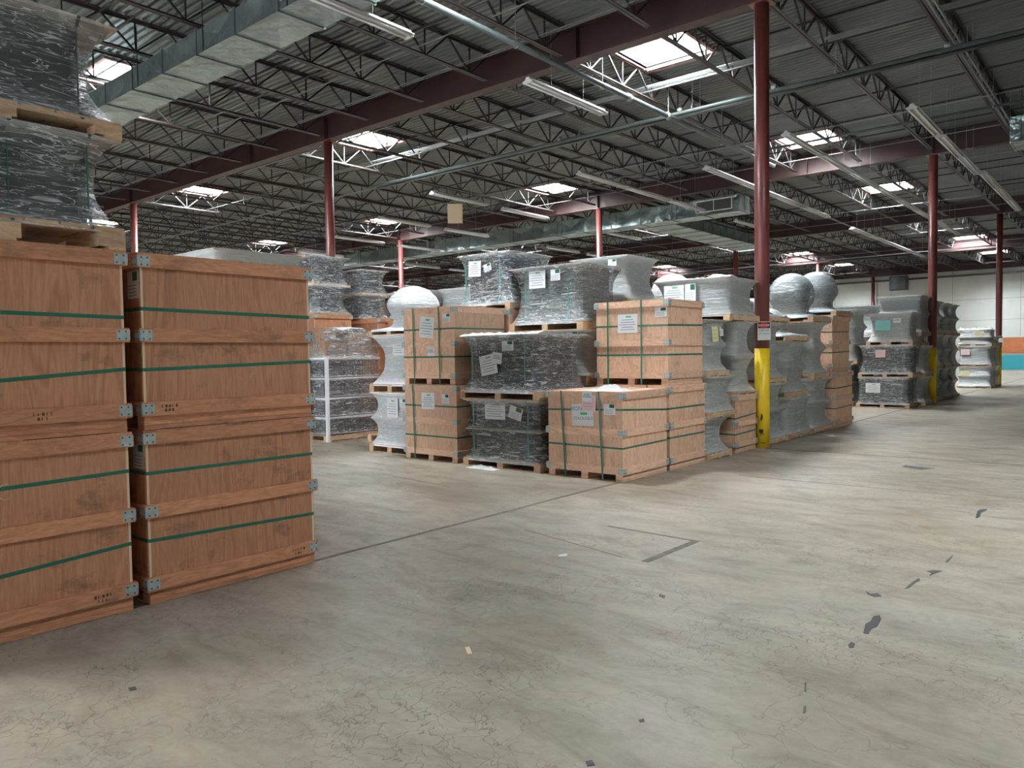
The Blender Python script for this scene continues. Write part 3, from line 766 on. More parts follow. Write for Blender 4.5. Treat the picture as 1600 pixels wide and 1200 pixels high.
BR = {}
def bracket_mesh(s):
    k = round(s, 3)
    if k not in BR:
        b = MB(); th = .003
        b.box(-.075, th, -th, 0, -s/2, s/2); b.box(0, th, -th, .075, -s/2, s/2)      # corner at origin, legs to -x and +y
        for u in (-.062, -.022):
            for z in (-s*.34, s*.34): b.box(u-.005, u+.005, -th-.0015, -th, z-.005, z+.005, 1)
        for u in (.022, .058):
            for z in (-s*.34, s*.34): b.box(th, th+.0015, u-.005, u+.005, z-.005, z+.005, 1)
        BR[k] = b.mesh('corner_bracket', [M['bracket'], M['screw']])
    return BR[k]
def crate(label, x1, y0, z0, W=1.12, Dp=1.14, H=1.095, red=False, straps=(('h',.40,.38),('h',.80,.82)), papers=(), group=None, closed=False, opp=False, mid=.585, detail=1):
    """crate with its right front corner at (x1, y0): x from x1-W to x1, y from y0 to y0+Dp"""
    ply, bat = (M['ply_red'], M['batten_red']) if red else (M['ply'], M['batten'])
    t = thing('wooden_crate', label, 'crate', (x1-W, y0, z0), group=group)
    s = .022; th = .014; ph = .088
    # skid pallet
    p = obj('pallet', None, t)
    for k, x in enumerate((s, W/2-.05, W-s-.10)):
        for q in range(3):
            bx('stringer', x, x+.10, s, Dp-s, .004+q*.028, .004+q*.028+.026, bat, p)
    for y in (s, Dp/2-.05, Dp-s-.10): bx('bottom_board', s+.002, W-s-.002, y+.004, y+.10, 0, .004, bat, p)
    # walls: front and back run the full width, their pale edge shows on the sides
    z1 = H-.01
    def wall_panel(xa, xb, ya, yb, edge):
        b = MB(); b.box(xa, xb, ya, yb, ph, z1)
        if edge: b.m[3] = 1; b.m[5] = 1
        else: b.m[2] = b.m[4] = 0
        obj('side_panel', b.mesh('side_panel', [ply, M['ply_edge']]), t)
    wall_panel(s, W-s, s, s+th, True); wall_panel(s, W-s, Dp-s-th, Dp-s, True)
    wall_panel(s, s+th, s+th, Dp-s-th, False); wall_panel(W-s-th, W-s, s+th, Dp-s-th, False)
    bx('lid', .004, W-.004, .004, Dp-.004, H-.014, H, ply, t)
    bx('base_panel', s, W-s, s, Dp-s, ph, ph+.014, ply, t)
    for (za, zb) in ((ph, ph+.085), (mid-.042, mid+.042), (H-.09, H-.014)):
        bx('batten', 0, W, 0, s, za, zb, bat, t); bx('batten', 0, W, Dp-s, Dp, za, zb, bat, t)
        bx('batten', 0, s, s, Dp-s, za, zb, bat, t); bx('batten', W-s, W, s, Dp-s, za, zb, bat, t)
        if detail:
            zc = (za+zb)/2; bm = bracket_mesh(.064)
            obj('corner_bracket', bm, t, (W, 0, zc), (0,0,0)); obj('corner_bracket', bm, t, (W, Dp, zc), (0,0,R(90)))
            obj('corner_bracket', bm, t, (0, 0, zc), (0,0,R(-90)))
    for st in straps:
        b = MB(); e = .0016; hw = .009
        if st[0] == 'h':     # around; z at the front-left end .. z at the right far end
            za, zb = st[1], st[2]; zc = za+(zb-za)*.5
            o = s-.001
            b.bar((o-e, o, zc), (W-o, o, za), .0016, .022, up=(0,0,1)); b.bar((W-o, o, za), (W-o, Dp-o, zb), .0016, .022)
            b.bar((o, o, zc), (o, Dp-o, zc), .0016, .018); b.bar((o, Dp-o, zc), (W-o, Dp-o, zb), .0016, .018)
        else:
            xa, xb = st[1], st[2]
            b.bar((xa, -.003, H+.001), (xb, -.003, .006), .022, .002, up=(0,1,0)); b.bar((xa, -.002, H+.001), (xa, Dp+.002, H+.001), .018, .002)
        obj('strap', b.mesh('strap', M['strap']), t)
    for pp in papers: paper_group(t, ('y', s-.002 if len(pp) < 7 else pp[6]), *pp[:6])
    return t

def film_mesh(W, Dp, levels, seed, amp=.010, n=44, mat='film'):
    """levels: (z, sx, sy, roundness) loops around the load; linked by smooth rings"""
    b = MB(); prev = None
    off = Vector((seed*3.1, seed*1.7, seed*.9))
    for (z, sx, sy, rd) in levels:
        i = len(b.v)
        for k in range(n):
            a = 2*math.pi*(k+.5)/n; c, s_ = math.cos(a), math.sin(a)
            p = rd                      # superellipse exponent: high = square
            den = (abs(c)**p+abs(s_)**p)**(1/p)
            x, y = c/den*W/2*sx, s_/den*Dp/2*sy
            q = noise.noise(Vector((x*5, y*5, z*9))+off)*amp + noise.noise(Vector((x*16, y*16, z*30))+off)*amp*.5
            f = 1+q/max(.2, math.hypot(x, y))
            edge = 1 if (sx < .995) else 0
            b.v.append((W/2+x*(f if edge else 1), Dp/2+y*(f if edge else 1), z + (noise.noise(Vector((x*4, y*4, z))+off)*.012 if edge else 0)))
        if prev is not None:
            for k in range(n):
                k2 = (k+1) % n
                b.f.append((prev+k, prev+k2, i+k2, i+k)); b.m.append(0)
        prev = i
    return b
def cap(b, n, amp=.0):
    i = len(b.v)-n; c = Vector((0,0,0))
    for k in range(n): c += Vector(b.v[i+k])
    c /= n; j = len(b.v); b.v.append((c.x, c.y, c.z+amp))
    for k in range(n): b.f.append((i+k, i+(k+1) % n, j)); b.m.append(0)

seedc = [0]
def load(label, x1, y0, z0, z1, W=1.15, Dp=1.1, tiers=1, ph=.12, film='film', core='core', waist=(.86,.86), block=False, papers=(), strapx=(.2,.8), pal='pine', lod=0, group=None, rot=0, top=True, red=0, frill=0, straps=True, coreback=.0):
    """shrink-wrapped reels on a pallet: concave film between the pallet, any middle flange and the top board"""
    seedc[0] += 1; sd = seedc[0]
    t = thing('wrapped_pallet', label, 'wrapped pallet', (x1-W, y0, z0), rot, group=group)
    H = z1-z0
    if ph: pallet(t, W, Dp, 0, ph, pal, block, red, lod)
    th = (H-ph)/tiers; i_ = (1-waist[0])*.9+.05; j_ = (1-waist[1])*.9+.05
    lv = []
    for k in range(tiers):
        a = ph+k*th; c = a+th; cz0 = a+.012; cz1 = c-.012
        b = MB(); r = .08; X0, X1, Y0, Y1 = W*i_/2+.03, W-W*i_/2-.03, Dp*j_/2+.03, Dp-Dp*j_/2-.03
        pts = [(X0+r,Y0),(X1-r,Y0),(X1,Y0+r),(X1,Y1-r),(X1-r,Y1),(X0+r,Y1),(X0,Y1-r),(X0,Y0+r)]
        b.v = [(x,y,cz0) for x,y in pts]+[(x,y,cz1) for x,y in pts]
        b.f = [(q,(q+1)%8,8+(q+1)%8,8+q) for q in range(8)]+[tuple(range(7,-1,-1)), tuple(range(8,16))]; b.m = [0]*10
        obj('reel_block', b.mesh('reel_block', M[core]), t)
        last = k == tiers-1
        if not last or top:
            bx('top_board' if last else 'middle_flange', .004 if last else .03, W-.004 if last else W-.03, .004 if last else .03, Dp-.004 if last else Dp-.03, c-.014, c-.001, M['board'], t)
        m = 11
        for q in range(m+1):
            u = q/m
            if k and q == 0: continue
            g = (abs(2*u-1))**2.6
            zz = a-(.03 if (q == 0 and k == 0) else 0)+(c-a)*u
            midf = 1.0 if (k == 0 and q == 0) or (last and q == m) else .985
            sx = waist[0]+(midf-waist[0])*g; sy = waist[1]+(midf-waist[1])*g
            if q == 0 and k == 0: sx = sy = 1.006
            if last and q == m: sx = sy = 1.006
            lv.append((zz, sx, sy, 7+14*g))
    lv.append((z1-z0+.003, 1.004, 1.004, 20))
    fb = film_mesh(W, Dp, lv, sd)
    cap(fb, 44, .004)
    obj('stretch_film', fb.mesh('stretch_film', M[film], True), t)
    if frill:   # ruffled gathered film on top of the board
        b = MB(); n = 40; random.seed(sd)
        for k in range(n):
            u = k/(n-1); b.v += [(u*W*1.0, .0-.012*random.random(), H+.002), (u*W+.02*random.uniform(-1,1), .10+.04*random.random(), H+frill*random.uniform(.3,1)), (u*W, .28, H+.004)]
            if k: i0 = len(b.v)-6; b.f += [(i0,i0+3,i0+4,i0+1),(i0+1,i0+4,i0+5,i0+2)]; b.m += [0,0]
        obj('film_ruffle', b.mesh('ruffle', M['film_white'], True), t)
    if straps:
        for sx_ in strapx:
            b = MB(); xx = sx_*W; dy = Dp*j_/2*.55
            pts = [(xx, .0, H-.004)] 
            if waist[1] > .8:
                for k in range(tiers):
                    a = ph+k*th; c = a+th
                    b.bar((xx, .004+Dp*(1-waist[1])/2*.9, a+th*.15), (xx, .004+Dp*(1-waist[1])/2*.9, c-th*.15), .017, .002, up=(0,1,0))
                    b.bar((xx, .004+Dp*(1-waist[1])/2*.9, c-th*.15), (xx, -.004, c-.004), .017, .002, up=(0,1,0))
                    b.bar((xx, .004+Dp*(1-waist[1])/2*.9, a+th*.15), (xx, -.004, a+.004), .017, .002, up=(0,1,0))
            b.bar((xx, -.004, H+.004), (xx, Dp, H+.004), .017, .002)
            obj('strap', b.mesh('strap', M['strap_aqua']), t)
    for pp in papers:
        fy = pp[6] if len(pp) > 6 else Dp*(1-waist[1])/2-.006
        ax = pp[7] if len(pp) > 7 else 'y'
        paper_group(t, (ax, fy), *pp[:6])
    return t

def bulb(label, cx, cyc, z0, z1, W=1.15, Dp=1.1, film='film_hazy', core='core_grey', rx=.42, ph=.1, pal='pine', group=None, waist=.42, zc=None, hang=False, blob=0):
    """round-topped roll tied down to its pallet by film"""
    seedc[0] += 1; sd = seedc[0]
    t = thing('wrapped_roll', label, 'wrapped roll', (cx-W/2, cyc-Dp/2, z0), group=group)
    H = z1-z0
    if ph: pallet(t, W, Dp, 0, ph, pal)
    r = min(rx, (H-ph)*.46); c = H-r
    zc = c
    b = MB(); L = W*.30
    b.tube([(W/2, Dp/2-Dp*q, zc) for q in (.25,.235,.19,.08,-.08,-.19,-.235,-.25)], [r*q for q in (.35,.58,.74,.80,.80,.74,.58,.35)], 26); obj('roll', b.mesh('roll', M[core], True), t)
    b = MB(); b.box(W/2-.2, W/2+.2, Dp/2-.25, Dp/2+.25, ph, zc-r*.6); obj('cradle', b.mesh('cradle', M['carton']), t)
    lv = [(ph-.02, 1.004, 1.004, 16), (ph+.02, .99, .99, 12)]
    zw = ph+(zc-r-ph)*.5+r*.25; m = 5
    for q in range(1, m+1):
        u = q/m; g = (1-u)**2; lv.append((ph+.02+(zw-ph-.02)*u, waist*1.2+(.95-waist*1.2)*g, waist*1.25+(.95-waist*1.25)*g, 5))
    m = 12
    for q in range(1, m+1):
        a = -R(48)+q/m*R(48+86); s_ = math.cos(a)*r*2/W; zz = zc+math.sin(a)*r
        if zz <= zw: continue
        lv.append((zz, max(.05, s_*1.03), max(.06, s_*(1.03)+.10*(1-abs(math.sin(a)))), 2.6))
    fb = film_mesh(W, Dp, lv, sd, .028); cap(fb, 44)
    obj('stretch_film', fb.mesh('stretch_film', M[film], True), t)
    return t

G_L, G_R = 'wooden crates on the left', 'wooden crates in the middle rows'
# --- left foreground stacks (right faces lie on x = 0)
W_, D_ = 1.12, 1.25
for (yy, nm, lo, hi) in ((-9.645, 'right', 0, 0), (-10.955, 'left', 0, 0)):
    for k in range(2):
        z0 = k*1.09
        if nm == 'right': sts = (('h',.402,.37),('h',.822,.816)) if k == 0 else (('h',1.463-1.09,1.495-1.09),('h',1.838-1.09,1.819-1.09))
        else: sts = (('h',.33,.409),('h',.828,.853)) if k == 0 else (('h',1.385-1.09,1.47-1.09),('h',1.80-1.09,1.781-1.09))
        c = crate('large reddish plywood crate, %s of the %s foreground stack%s' % (('bottom','top')[k], nm, (' on the floor', ', under the wrapped pallets' if nm == 'left' else ', nothing standing on it')[k]),
              0, yy, z0, W_, D_, 1.09, True, sts, group=G_L, mid=.585)
        if nm == 'right': paper_group(c, ('y', .021), W_-.12, .90 if k else .93, .15, .17, 'sticker', 0)
        b = MB(); random.seed(k+9)
# stamps on the battens
def stamp(parent, x, y, z, s=1.0):
    b = MB(); random.seed(int((x+y+z)*1000) % 997)
    for r_ in range(2):
        for q in range(5-r_*2):
            o = q*.022*s+(.02 if r_ else 0)
            b.box(x, x+.0012, y+o, y+o+.013*s, z-r_*.026*s-.009*s, z-r_*.026*s+.009*s) if random.random() < .5 else b.box(x, x+.0012, y+o, y+o+.005*s, z-r_*.026*s-.009*s, z-r_*.026*s+.009*s)
    return obj('ink_stamp', b.mesh('stamp', M['ply_red'] if 0 else M['stamp']), parent)
M['stamp'] = simple('stamp_ink', (.12,.055,.035), .8)
cr = [o for o in D.objects if o.name.startswith('wooden_crate') and o.parent is None]
stamp(cr[0], W_+.0006, 1.03, .135); stamp(cr[1], W_+.0006, .12, .145); stamp(cr[3], W_+.0006, .72, .14); stamp(cr[2], W_+.0006, 1.0, .135)
# chalk letter on the left lower crate
b = MB()
pts = [(-.02+.035*math.cos(a), .035*math.sin(a)*1.2) for a in [R(60+20*k) for k in range(13)]]
for (y0_, z0_), (y1_, z1_) in zip(pts, pts[1:]): b.bar((W_-.0205, .60+y0_, .82+z0_), (W_-.0205, .60+y1_, .82+z1_), .006, .0015)
obj('chalk_mark', b.mesh('chalk', M['paper']), cr[2])

load('wrapped dark load with two green straps, standing on the left crate stack', 0, -10.955, 2.18, 2.83, 1.12, 1.245, 1, .13, 'film', 'core', (.90,.86), True, straps=False)
load('topmost hazy wrapped load at the upper left corner, on a pallet', 0, -10.955, 2.83, 3.49, 1.12, 1.245, 1, .10, 'film', 'core', (.86,.84), True, straps=False)
wl = [o for o in D.objects if o.name.startswith('wrapped_pallet') and o.parent is None]
for t_, zz, yvs, mn in ((wl[0], (.13,.65), (.658, 1.063), 'strap'), (wl[1], (.10,.66), (1.027,), 'pipe')):
    for yv in yvs:
        b = MB(); xw = 1.12*(1-.05)+.006
        b.bar((xw, yv, zz[0]+.06), (xw, yv, zz[1]-.06), .002, .018, up=(1,0,0)); b.bar((xw, yv, zz[1]-.06), (1.126, yv, zz[1]), .002, .018, up=(0,1,0)); b.bar((xw, yv, zz[0]+.06), (1.126, yv, zz[0]-.02), .002, .018, up=(0,1,0))
        b.v = [v for v in b.v]
        obj('strap', b.mesh('strap', M[mn]), t_)
# stack standing behind the left one
for k in range(2): crate('%s reddish crate hidden behind the left foreground stacks' % ('lower','upper')[k], -1.25, -9.6, k*1.09, W_, 1.1, 1.09, True, (), group=G_L, detail=0)
load('pale wrapped load peeping over the left foreground crates, left one', -2.6, -7.75, 0, 2.66, 1.15, 1.1, 4, .12, 'film_hazy', 'core_grey', lod=1, straps=False)

# --- front row facing the viewer (fronts on y = -4.13)
V2 = lambda W: (('v', .16*W, .19*W), ('v', .73*W, .76*W))
load('white wrapped load with middle flange on a pallet, bottom left of the front row', -3.93, -3.93, 0, .95, .98, 1.1, 2, .13, 'film_white', 'core_grey', (.88,.88), straps=False,
     papers=((.55,.72,.26,.30,'form',0,.03),(.80,.80,.16,.13,'sticker',0,.025)), frill=0)
load('white wrapped load stacked second at the left end of the front row', -3.93, -3.90, .95, 1.86, .98, 1.1, 1, .14, 'film_white', 'core_grey', (.70,.72), straps=False,
     papers=((.58,.72,.26,.26,'form',0,.12),))
bulb('white bulging wrapped roll on top at the left end of the front row', -4.42, -3.35, 1.86, 2.66, 1.0, 1.1, 'film_white', 'core_grey', .40, .08)
crate('pale crate on the floor, left one of the front row', -2.73, -4.13, 0, 1.12, 1.12, 1.105, False, (('v',.22,.25),('h',.36,.36),('h',.80,.80)),
      papers=((.52,.87,.27,.24,'form',0),(.88,.91,.15,.13,'sticker',0)), group=G_R)
crate('pale crate on top at the left of the front row, two label sheets on it', -2.75, -4.13, 1.11, 1.10, 1.12, 1.115, False, (('v',.25,.27),('v',.79,.80),('h',.40,.40),('h',.80,.80)),
      papers=((.52,.83,.30,.30,'form',6),(.60,.48,.15,.14,'small',0),(.93,.95,.15,.12,'sticker',0)), group=G_R)
load('glossy black wrapped load in two tiers, on the floor between the two front crates', -1.24, -4.15, 0, .925, 1.36, 1.12, 2, .115, 'film', 'core', (.93,.93),
     papers=((.58,.78,.36,.24,'form',0,.03),(.95,.76,.22,.17,'sticker',14,.02)), strapx=(.13,.84))
load('glossy dark wrapped load with tilted labels, upper one between the two front crates', -1.24, -4.15, .925, 1.79, 1.40, 1.12, 1, .12, 'film', 'core', (.88,.88),
     papers=((.50,.47,.30,.27,'form',-10,.045),(.66,.56,.17,.15,'small',8,.04),(.86,.72,.20,.13,'sticker',0,.03)), strapx=(.13,.80), frill=.05, red=1)
c2 = crate('single pale crate at the front corner of the row, pink and white papers on it', 0, -4.14, 0, 1.14, 1.10, 1.07, False, (('v',.24,.30),('v',.80,.85),('h',.40,.41),('h',.86,.80)),
      papers=((.94,.86,.16,.13,'sticker',0),), group=G_R, mid=.58)
nf = paper_group(c2, ('y', .018), .55, .78, .32, .27, 'small', -2)
for ch in list(nf.children):
    if ch.name.startswith('print'): D.objects.remove(ch)
text('NON', .075, M['ink'], nf, (-.09, -.003, .075), (R(90),0,0)); text('STACKABLE', .055, M['ink'], nf, (.01, -.003, -.045), (R(90),0,0))
bx('green_mark', -.03, .07, -.0032, -.0015, .0, .03, M['ink_green'], nf)
paper_group(c2, ('y', -.006), .66, .93, .20, .19, 'pink', 2); paper_group(c2, ('y', -.010), .64, 1.01, .14, .13, 'small', 0)
s = thing('plastic_bag', 'crumpled clear plastic lying on the front corner crate', 'plastic', (-.55, -4.05, 1.07))
b = MB(); n = 12; random.seed(2)
for j in range(n):
    for k in range(n):
        u, v_ = j/(n-1), k/(n-1); e_ = math.sin(math.pi*u)*math.sin(math.pi*v_)
        b.v.append((u*.46, v_*.3, .003+e_*.09*random.uniform(.2,1)))
for j in range(n-1):
    for k in range(n-1): i = j*n+k; b.f.append((i,i+n,i+n+1,i+1)); b.m.append(0)
obj('sheet', b.mesh('crumple', M['film_white'], True), s)

# --- second row
crate('pale crate on the floor behind the front corner crate', 0, -3.0, 0, 1.14, 1.04, 1.10, False, (('h',.42,.42),('h',.80,.80),('v',.30,.30),('v',.80,.80)), group=G_R)
crate('pale crate on top behind the front corner crate, one white form on its front', -.02, -3.0, 1.10, 1.14, 1.02, 1.12, False, (('v',.22,.22),('v',.74,.74),('h',.40,.40),('h',.78,.80)),
      papers=((.52,.82,.30,.25,'form',0),(1.02,.95,.17,.12,'sticker',0)), group=G_R, mid=.56)
load('dark wrapped load low behind the front black pallets', -1.3, -3.0, 0, 1.10, 1.2, 1.08, 2, .12, 'film', 'core', (.9,.9), straps=False)
load('dark teal wrapped load under the big hazy one, behind the front row', -1.3, -3.0, 1.10, 1.86, 1.33, 1.08, 1, .12, 'film_hazy', 'core', (.88,.88), straps=False, papers=((1.1,.70,.2,.07,'sticker',0,.0),))
load('wide hazy wrapped load with diagonal folds, above the centre of the front row', -1.34, -3.02, 1.86, 2.80, 1.34, 1.10, 1, .13, 'film', 'core_grey', (.88,.86),
     papers=((.52,.76,.30,.26,'form',0,.03),(.86,.80,.17,.16,'sticker',0,.02)), strapx=(.2,.78))
for k in range(2): crate('%s crate in the second row under the tall dark wrapped load' % ('lower','upper')[k], -2.7, -3.0, k*1.11, 1.12, 1.05, 1.11, False, (), group=G_R, detail=k)
load('tall dark wrapped load with white form, topmost behind the left front crates', -2.68, -3.0, 2.22, 3.10, 1.10, 1.10, 1, .10, 'film', 'core', (.90,.90),
     papers=((.36,.66,.26,.24,'form',3,.03),(.63,.66,.15,.12,'sticker',-14,.03)), strapx=(.13,.78))
# --- third row
for k in range(2): crate('%s crate in the third row under the rounded hazy load' % ('lower','upper')[k], -1.38, -1.80, k*1.11, 1.12, 1.05, 1.11, False, (), group=G_R, detail=0)
load('hazy wrapped load with sagging top, highest behind the big hazy one', -1.36, -1.80, 2.26-.04, 3.02, 1.08, 1.0, 1, .14, 'film_hazy', 'core_grey', (.86,.82), straps=False, papers=((.8,.7,.15,.1,'sticker',0,.02),))

# --- aisle side row (right faces on x = 0)
GA = 'wrapped pallets along the aisle'
def P_(x): return x
load('grey wrapped load on the floor, first along the aisle after the crates', .0, -1.945, 0, .585, 1.1, .82, 1, .10, 'film_hazy', 'core_grey', (.80,.74), straps=False)
load('grey wrapped load second from the floor, first along the aisle', .03, -1.945, .585, 1.175, 1.1, .94, 1, .09, 'film_hazy', 'core_grey', (.86,.86), straps=False)
load('grey wrapped load with a yellow sheet, first along the aisle, third from the floor', .0, -1.945, 1.175, 1.98, 1.1, .72, 2, .09, 'film_hazy', 'core_grey', (.88,.90), straps=False,
     papers=((.36,.62,.20,.30,'yellow',5,1.1-.05,'x'),(.58,.66,.12,.16,'sticker',4,1.1-.055,'x')))
crate('low crate on the floor left of the near yellow-footed column', 0, -.98, 0, 1.1, .80, .875, False, (('h',.28,.30),('h',.52,.56)), group=G_R, mid=.44, detail=1)
load('hazy two-tier load with narrow waists left of the near column', 0, -.98, .875, 1.98, 1.1, .80, 2, .05, 'film_hazy', 'core', (.86,.62), straps=False)
load('wide hazy wrapped load with two label sheets, topmost left of the near column', .02, -1.24, 1.98, 2.62, 1.28, 1.10, 1, .10, 'film_hazy', 'core_grey', (.90,.84), straps=False,
     papers=((.36,.44,.34,.27,'form',0,.04),(.64,.45,.18,.26,'sticker',0,.03)), frill=.04)
AW = [(.19,1.14,0,1.0,2,.10,(.84,.80),'on the floor right behind the near column'), (.17,1.05,1.0,2.0,2,.09,(.84,.66),'second level right behind the near column'),
      (1.2,2.35,0,.72,1,.10,(.90,.92),'on the floor, second stack past the near column'), (1.2,2.12,.72,1.69,2,.10,(.88,.86),'second level, second stack past the near column'),
      (2.42,3.55,0,1.0,2,.10,(.84,.84),'on the floor, third stack past the near column'), (2.42,3.28,1.0,2.05,2,.11,(.84,.70),'second level, third stack past the near column')]
for (ya, yb, za, zb, tr, ph, ws, tx) in AW:
    load('grey wrapped load '+tx, 0, ya, za, zb, 1.1, yb-ya, tr, ph, 'film_hazy', 'core_grey' if tr == 2 else 'core', ws, straps=False, group=GA)
bulb('silvery round-topped roll just right of the near column', -.45, .62, 2.0, 2.42, 1.0, .9, 'film_white', 'core_grey', .30, .09)
bulb('dark wrapped roll low between the near column roll and the big silver roll', -.5, 1.66, 1.69, 2.28, 1.05, .92, 'film_hazy', 'core', .3, .10)
bulb('big round silver-green roll, nearer of the two above the aisle stacks', -.55, 2.8, 2.05, 3.0, 1.15, 1.0, 'film_roll', 'core_grey', .48, .10)
bulb('round silver roll on the last crate stack, farther of the two', -.5, 4.05, 2.2, 3.12, 1.1, 1.05, 'film_roll', 'core_grey', .46, .09)
bulb('white roll tip showing behind the near column, left side', -1.95, .7, 2.1, 2.95, 1.1, 1.05, 'film_white', 'core_grey', .42, .09)
for k in range(2): crate('%s crate behind the near column, one place in from the aisle' % ('lower','upper')[k], -1.4, .15, k*1.05, 1.12, 1.05, 1.05, False, (), group=G_R, detail=0)
for k in range(2):
    crate('%s pale crate of the last stack before the cross aisle' % ('lower','upper')[k], .03 if k == 0 else 0, 3.62 if k == 0 else 3.50, k*1.10, 1.14, 1.12, 1.10, False, (('h',.38,.40),('h',.78,.80)),
          papers=((.95,.93,.2,.12,'small',0),) if k else (), group=G_R, detail=1)

# --- farther groups beyond the cross aisle
GF = 'wrapped pallets beyond the cross aisle'
load('glossy dark wrapped load on the floor, front corner of the far aisle block', -.02, 9.7, 0, .80, 1.3, 1.1, 1, .11, 'film', 'core', (.94,.92), papers=((.42,.52,.36,.26,'form',0,.02),), straps=False, group=GF)
load('glossy dark wrapped load with a pink sheet, second from the floor in the far block', .05, 9.7, .80, 1.64, 1.32, 1.1, 1, .11, 'film', 'core', (.92,.90), papers=((.55,.62,.24,.20,'pink',0,.02),), straps=False, group=GF)
load('hazy flared wrapped load with a teal sheet, third from the floor in the far block', .05, 9.7, 1.64, 2.48, 1.12, 1.0, 1, .11, 'film_hazy', 'core_grey', (.84,.80), papers=((.40,.52,.36,.26,'teal',0,.05),(.74,.64,.18,.12,'small',0,.05)), straps=False, group=GF)
for i, (xx, za, zb, f, c) in enumerate([(.10,0,.78,'film_hazy','core_grey'), (.10,.78,1.62,'film_hazy','core_grey'), (-.02,1.62,1.9,'film_hazy','core')]):
    load('grey wrapped load behind the corner stack of the far block, %s' % ['bottom','second','third, low and flat'][i], xx, 10.95, za, zb, 1.1, 1.0, 1, .09, f, c, (.84,.84), straps=False, group=GF, lod=1)
load('wide pale wrapped load highest beside the middle column', .0, 10.95, 1.9, 2.98, 1.15, 1.2, 2, .1, 'film_hazy', 'core', (.90,.86), straps=False, group=GF, lod=1)
load('dark wrapped load left of the far block corner, on the floor', -1.45, 9.9, 0, 1.15, 1.1, 1.1, 2, .1, 'film', 'core', (.9,.9), straps=False, group=GF, lod=1)
load('greenish wrapped load left of the teal sheet load, upper', -1.35, 9.9, 1.15, 2.62, 1.1, 1.1, 3, .1, 'film_hazy', 'core', (.86,.86), straps=False, group=GF, lod=1)
load('long pale-topped load behind the teal sheet load', -1.2, 11.6, 1.9, 2.80, 1.9, 1.1, 1, .1, 'film_hazy', 'core', (.92,.9), straps=False, group=GF, lod=1)
load('tall wrapped base under the long pale-topped load', -1.2, 11.6, 0, 1.9, 1.9, 1.1, 3, .1, 'film_hazy', 'core', (.92,.9), straps=False, group=GF, lod=1)
# reels right of the middle column
for j, (ya, yb) in enumerate(((12.95,14.1),(14.25,15.4),(15.5,16.6))):
    for k, (za, zb) in enumerate(((0,.96),(.96,1.95),(1.95,2.92))):
        load('grey two-tier wrapped load right of the middle column, %s level, %s from it' % (['floor','middle','top'][k], ['first','second','third'][j]), -.04, ya, za, zb, 1.12, yb-ya-.04, 2, .08, 'film_hazy', 'core', (.84,.80), straps=False, group=GF, lod=1)
# last group by the third column
for j, ya in enumerate((21.8, 23.0)):
    for k, (za, zb, f, ws) in enumerate(((0,.84,'film_white',(.92,.9)),(.84,1.62,'film_hazy',(.9,.88)),(1.62,1.95,'film_hazy',(.9,.9)))):
        load('%s wrapped load by the third column, %s level, %s stack' % (('white','grey','flat grey')[k], ['floor','second','third'][k], ['front','rear'][j]), .12, ya, za, zb, 1.15, 1.1, 1+(k == 0), .09, f, 'core_white' if k == 0 else 'core_grey', ws, straps=False, group=GF, lod=1,
             papers=((.28,.55,.3,.22,('yellow','pink','teal')[k],0,.02),) if j == 0 and k < 2 else ())
load('low lumpy white bundle with yellow sheet, topmost by the third column', .10, 21.85, 1.95, 2.24, 1.1, 1.05, 1, .02, 'film_white', 'core_white', (.97,.97), straps=False, papers=((.7,.16,.3,.12,'yellow',0,.0),), frill=.10, top=False)

# --- left background block
GB = 'dark wrapped reels in the left background'
for k in range(2): crate('%s crate in the left background under tall dark reels' % ('lower','upper')[k], -8.0, -2.75, k*1.2, 1.3, .95, 1.2, True, (), group=G_L, detail=k)
for k in range(2): load('%s dark wrapped reel load in the left background, left pair' % ('lower','upper')[k], -8.0, -2.75, 2.4+k*.58, 2.98+k*.58, 1.2, .92, 1, .03, 'film', 'core', (.92,.80), straps=False, group=GB)
for k in range(2): crate('%s crate in the left background, right of the tall dark reels' % ('lower','upper')[k], -7.45, -1.60, k*1.16, 1.2, 1.1, 1.16, True, (), group=G_L, detail=k)
for k in range(2): load('%s dark wrapped reel load in the left background, right pair' % ('lower','upper')[k], -7.9, -1.62, 2.32+k*.52, 2.84+k*.52, 1.0, .75, 1, .03, 'film', 'core', (.90,.80), straps=False, group=GB)
for i, (xx, yy) in enumerate(((-5.75,-1.75), (-4.5,-1.6))):
    for k in range(2): crate('%s crate under the wide dark wrapped load, %s one' % (('lower','upper')[k], ('left','right')[i]), xx, yy, k*1.12, 1.2, 1.1, 1.12, True, (), group=G_L, detail=0)
    load('wide dark grey wrapped load in the background, %s one' % ('left','right')[i], xx, yy, 2.24, 2.78, 1.22, 1.1, 1, .06, 'film_hazy', 'core', (.93,.92), straps=False, group=GB)
# narrow stack seen edge-on beside the bins
for k in range(2): crate('%s crate seen edge-on between the brown crates and the wrapped bins' % ('lower','upper')[k], -7.1, -4.68, k*1.13, .9, 1.0, 1.13, True, (), group=G_L, detail=1,
                         papers=((.78,.93,.10,.12,'small',0),(.8,.70,.10,.10,'small',0)) if k else ((.8,.5,.1,.1,'small',0),))

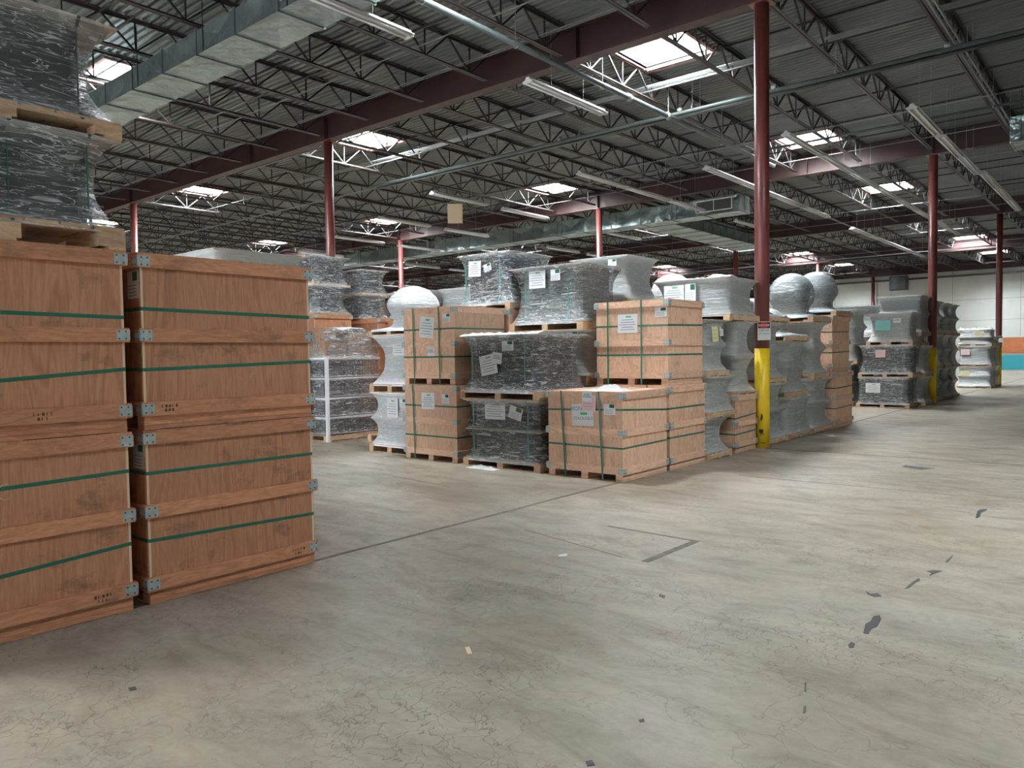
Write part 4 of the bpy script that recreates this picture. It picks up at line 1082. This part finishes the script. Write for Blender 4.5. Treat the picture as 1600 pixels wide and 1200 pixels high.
# --- wrapped pallet of bins and cartons with a white post
bt = thing('bin_pallet', 'pallet of dark blue bins and cartons under torn film, with a white post', 'wrapped pallet', (-7.55, -3.52, 0))
pallet(bt, .95, 1.25, 0, .11)
bz = .11
for k in range(4):
    h = (.33,.35,.36,.36)[k]
    for (x0, x1) in ((.0,.47),(.48,.95)):
        for (y0, y1) in ((0,.41),(.42,.83),(.84,1.25)):
            o = None
            b = MB(); b.box(x0+.015, x1-.015, y0+.015, y1-.015, bz, bz+h-.04); b.box(x0, x1, y0, y1, bz+h-.04, bz+h-.006)
            for q in range(3):
                yy = y0+.06+q*(y1-y0-.12)/2; b.box(x1-.016, x1-.004, yy-.008, yy+.008, bz+.01, bz+h-.04)
                xx = x0+.06+q*(x1-x0-.12)/2; b.box(xx-.008, xx+.008, y0+.004, y0+.016, bz+.01, bz+h-.04)
            obj('bin', b.mesh('bin', M['bin'] if not (k == 3 and y0 > .8) else M['carton']), bt)
    fb = film_mesh(.98, 1.28, [(bz+.02,1.0,1.0,18),(bz+h*.3,.975,.975,12),(bz+h*.7,.975,.975,12),(bz+h-.02,1.01,1.01,18)], 50+k, .012); 
    obj('stretch_film', fb.mesh('film', M['film'], True), bt, (-.015,-.015,0))
    rb = film_mesh(1.0, 1.3, [(bz+h-.035,.992,.992,18),(bz+h-.015,1.02,1.02,18),(bz+h+.004,.995,.995,18)], 70+k, .02)
    obj('gathered_film', rb.mesh('film_band', M['film_white'], True), bt, (-.025,-.025,0))
    bz += h
# cartons on top
for (x0,x1,y0,y1,z0_,z1_) in ((.02,.9,.55,1.2,0,.24),(.05,.93,.02,.50,0,.30),(.0,.85,.60,1.15,.245,.48),(.1,.8,.0,.35,.305,.56)):
    b = MB(); b.box(x0,x1,y0,y1,bz+z0_,bz+z1_); obj('carton', b.mesh('carton', M['carton']), bt)
fb = film_mesh(1.0, 1.3, [(bz,1.0,1.0,10),(bz+.15,.98,.99,6),(bz+.3,.95,.95,5),(bz+.45,.88,.9,4),(bz+.57,.7,.72,3)], 61, .05); cap(fb, 44)
obj('stretch_film', fb.mesh('film', M['film'], True), bt, (-.02,-.02,0))
bx('white_post', .96, 1.02, -.03, .02, .0, 1.52, M['white_tube'], bt)
# plain pallet on the floor behind the white wrapped stack
t = thing('empty_pallet', 'empty pine pallet on the floor behind the white wrapped stack', 'pallet', (-6.1, -3.0, 0)); pallet(t, 1.1, 1.0, 0, .13)
t = thing('film_scrap', 'crumpled grey film scrap under the black wrapped pallet front', 'film scrap', (-2.4, -4.32, .002))
b = MB(); n = 10; random.seed(8)
for j in range(n):
    for k in range(n):
        u, v_ = j/(n-1), k/(n-1); e_ = math.sin(math.pi*u)*math.sin(math.pi*v_); b.v.append((u*.5, v_*.16, e_*.06*random.uniform(.2,1)))
for j in range(n-1):
    for k in range(n-1): i = j*n+k; b.f.append((i,i+n,i+n+1,i+1)); b.m.append(0)
obj('scrap', b.mesh('scrap', M['film_white'], True), t)
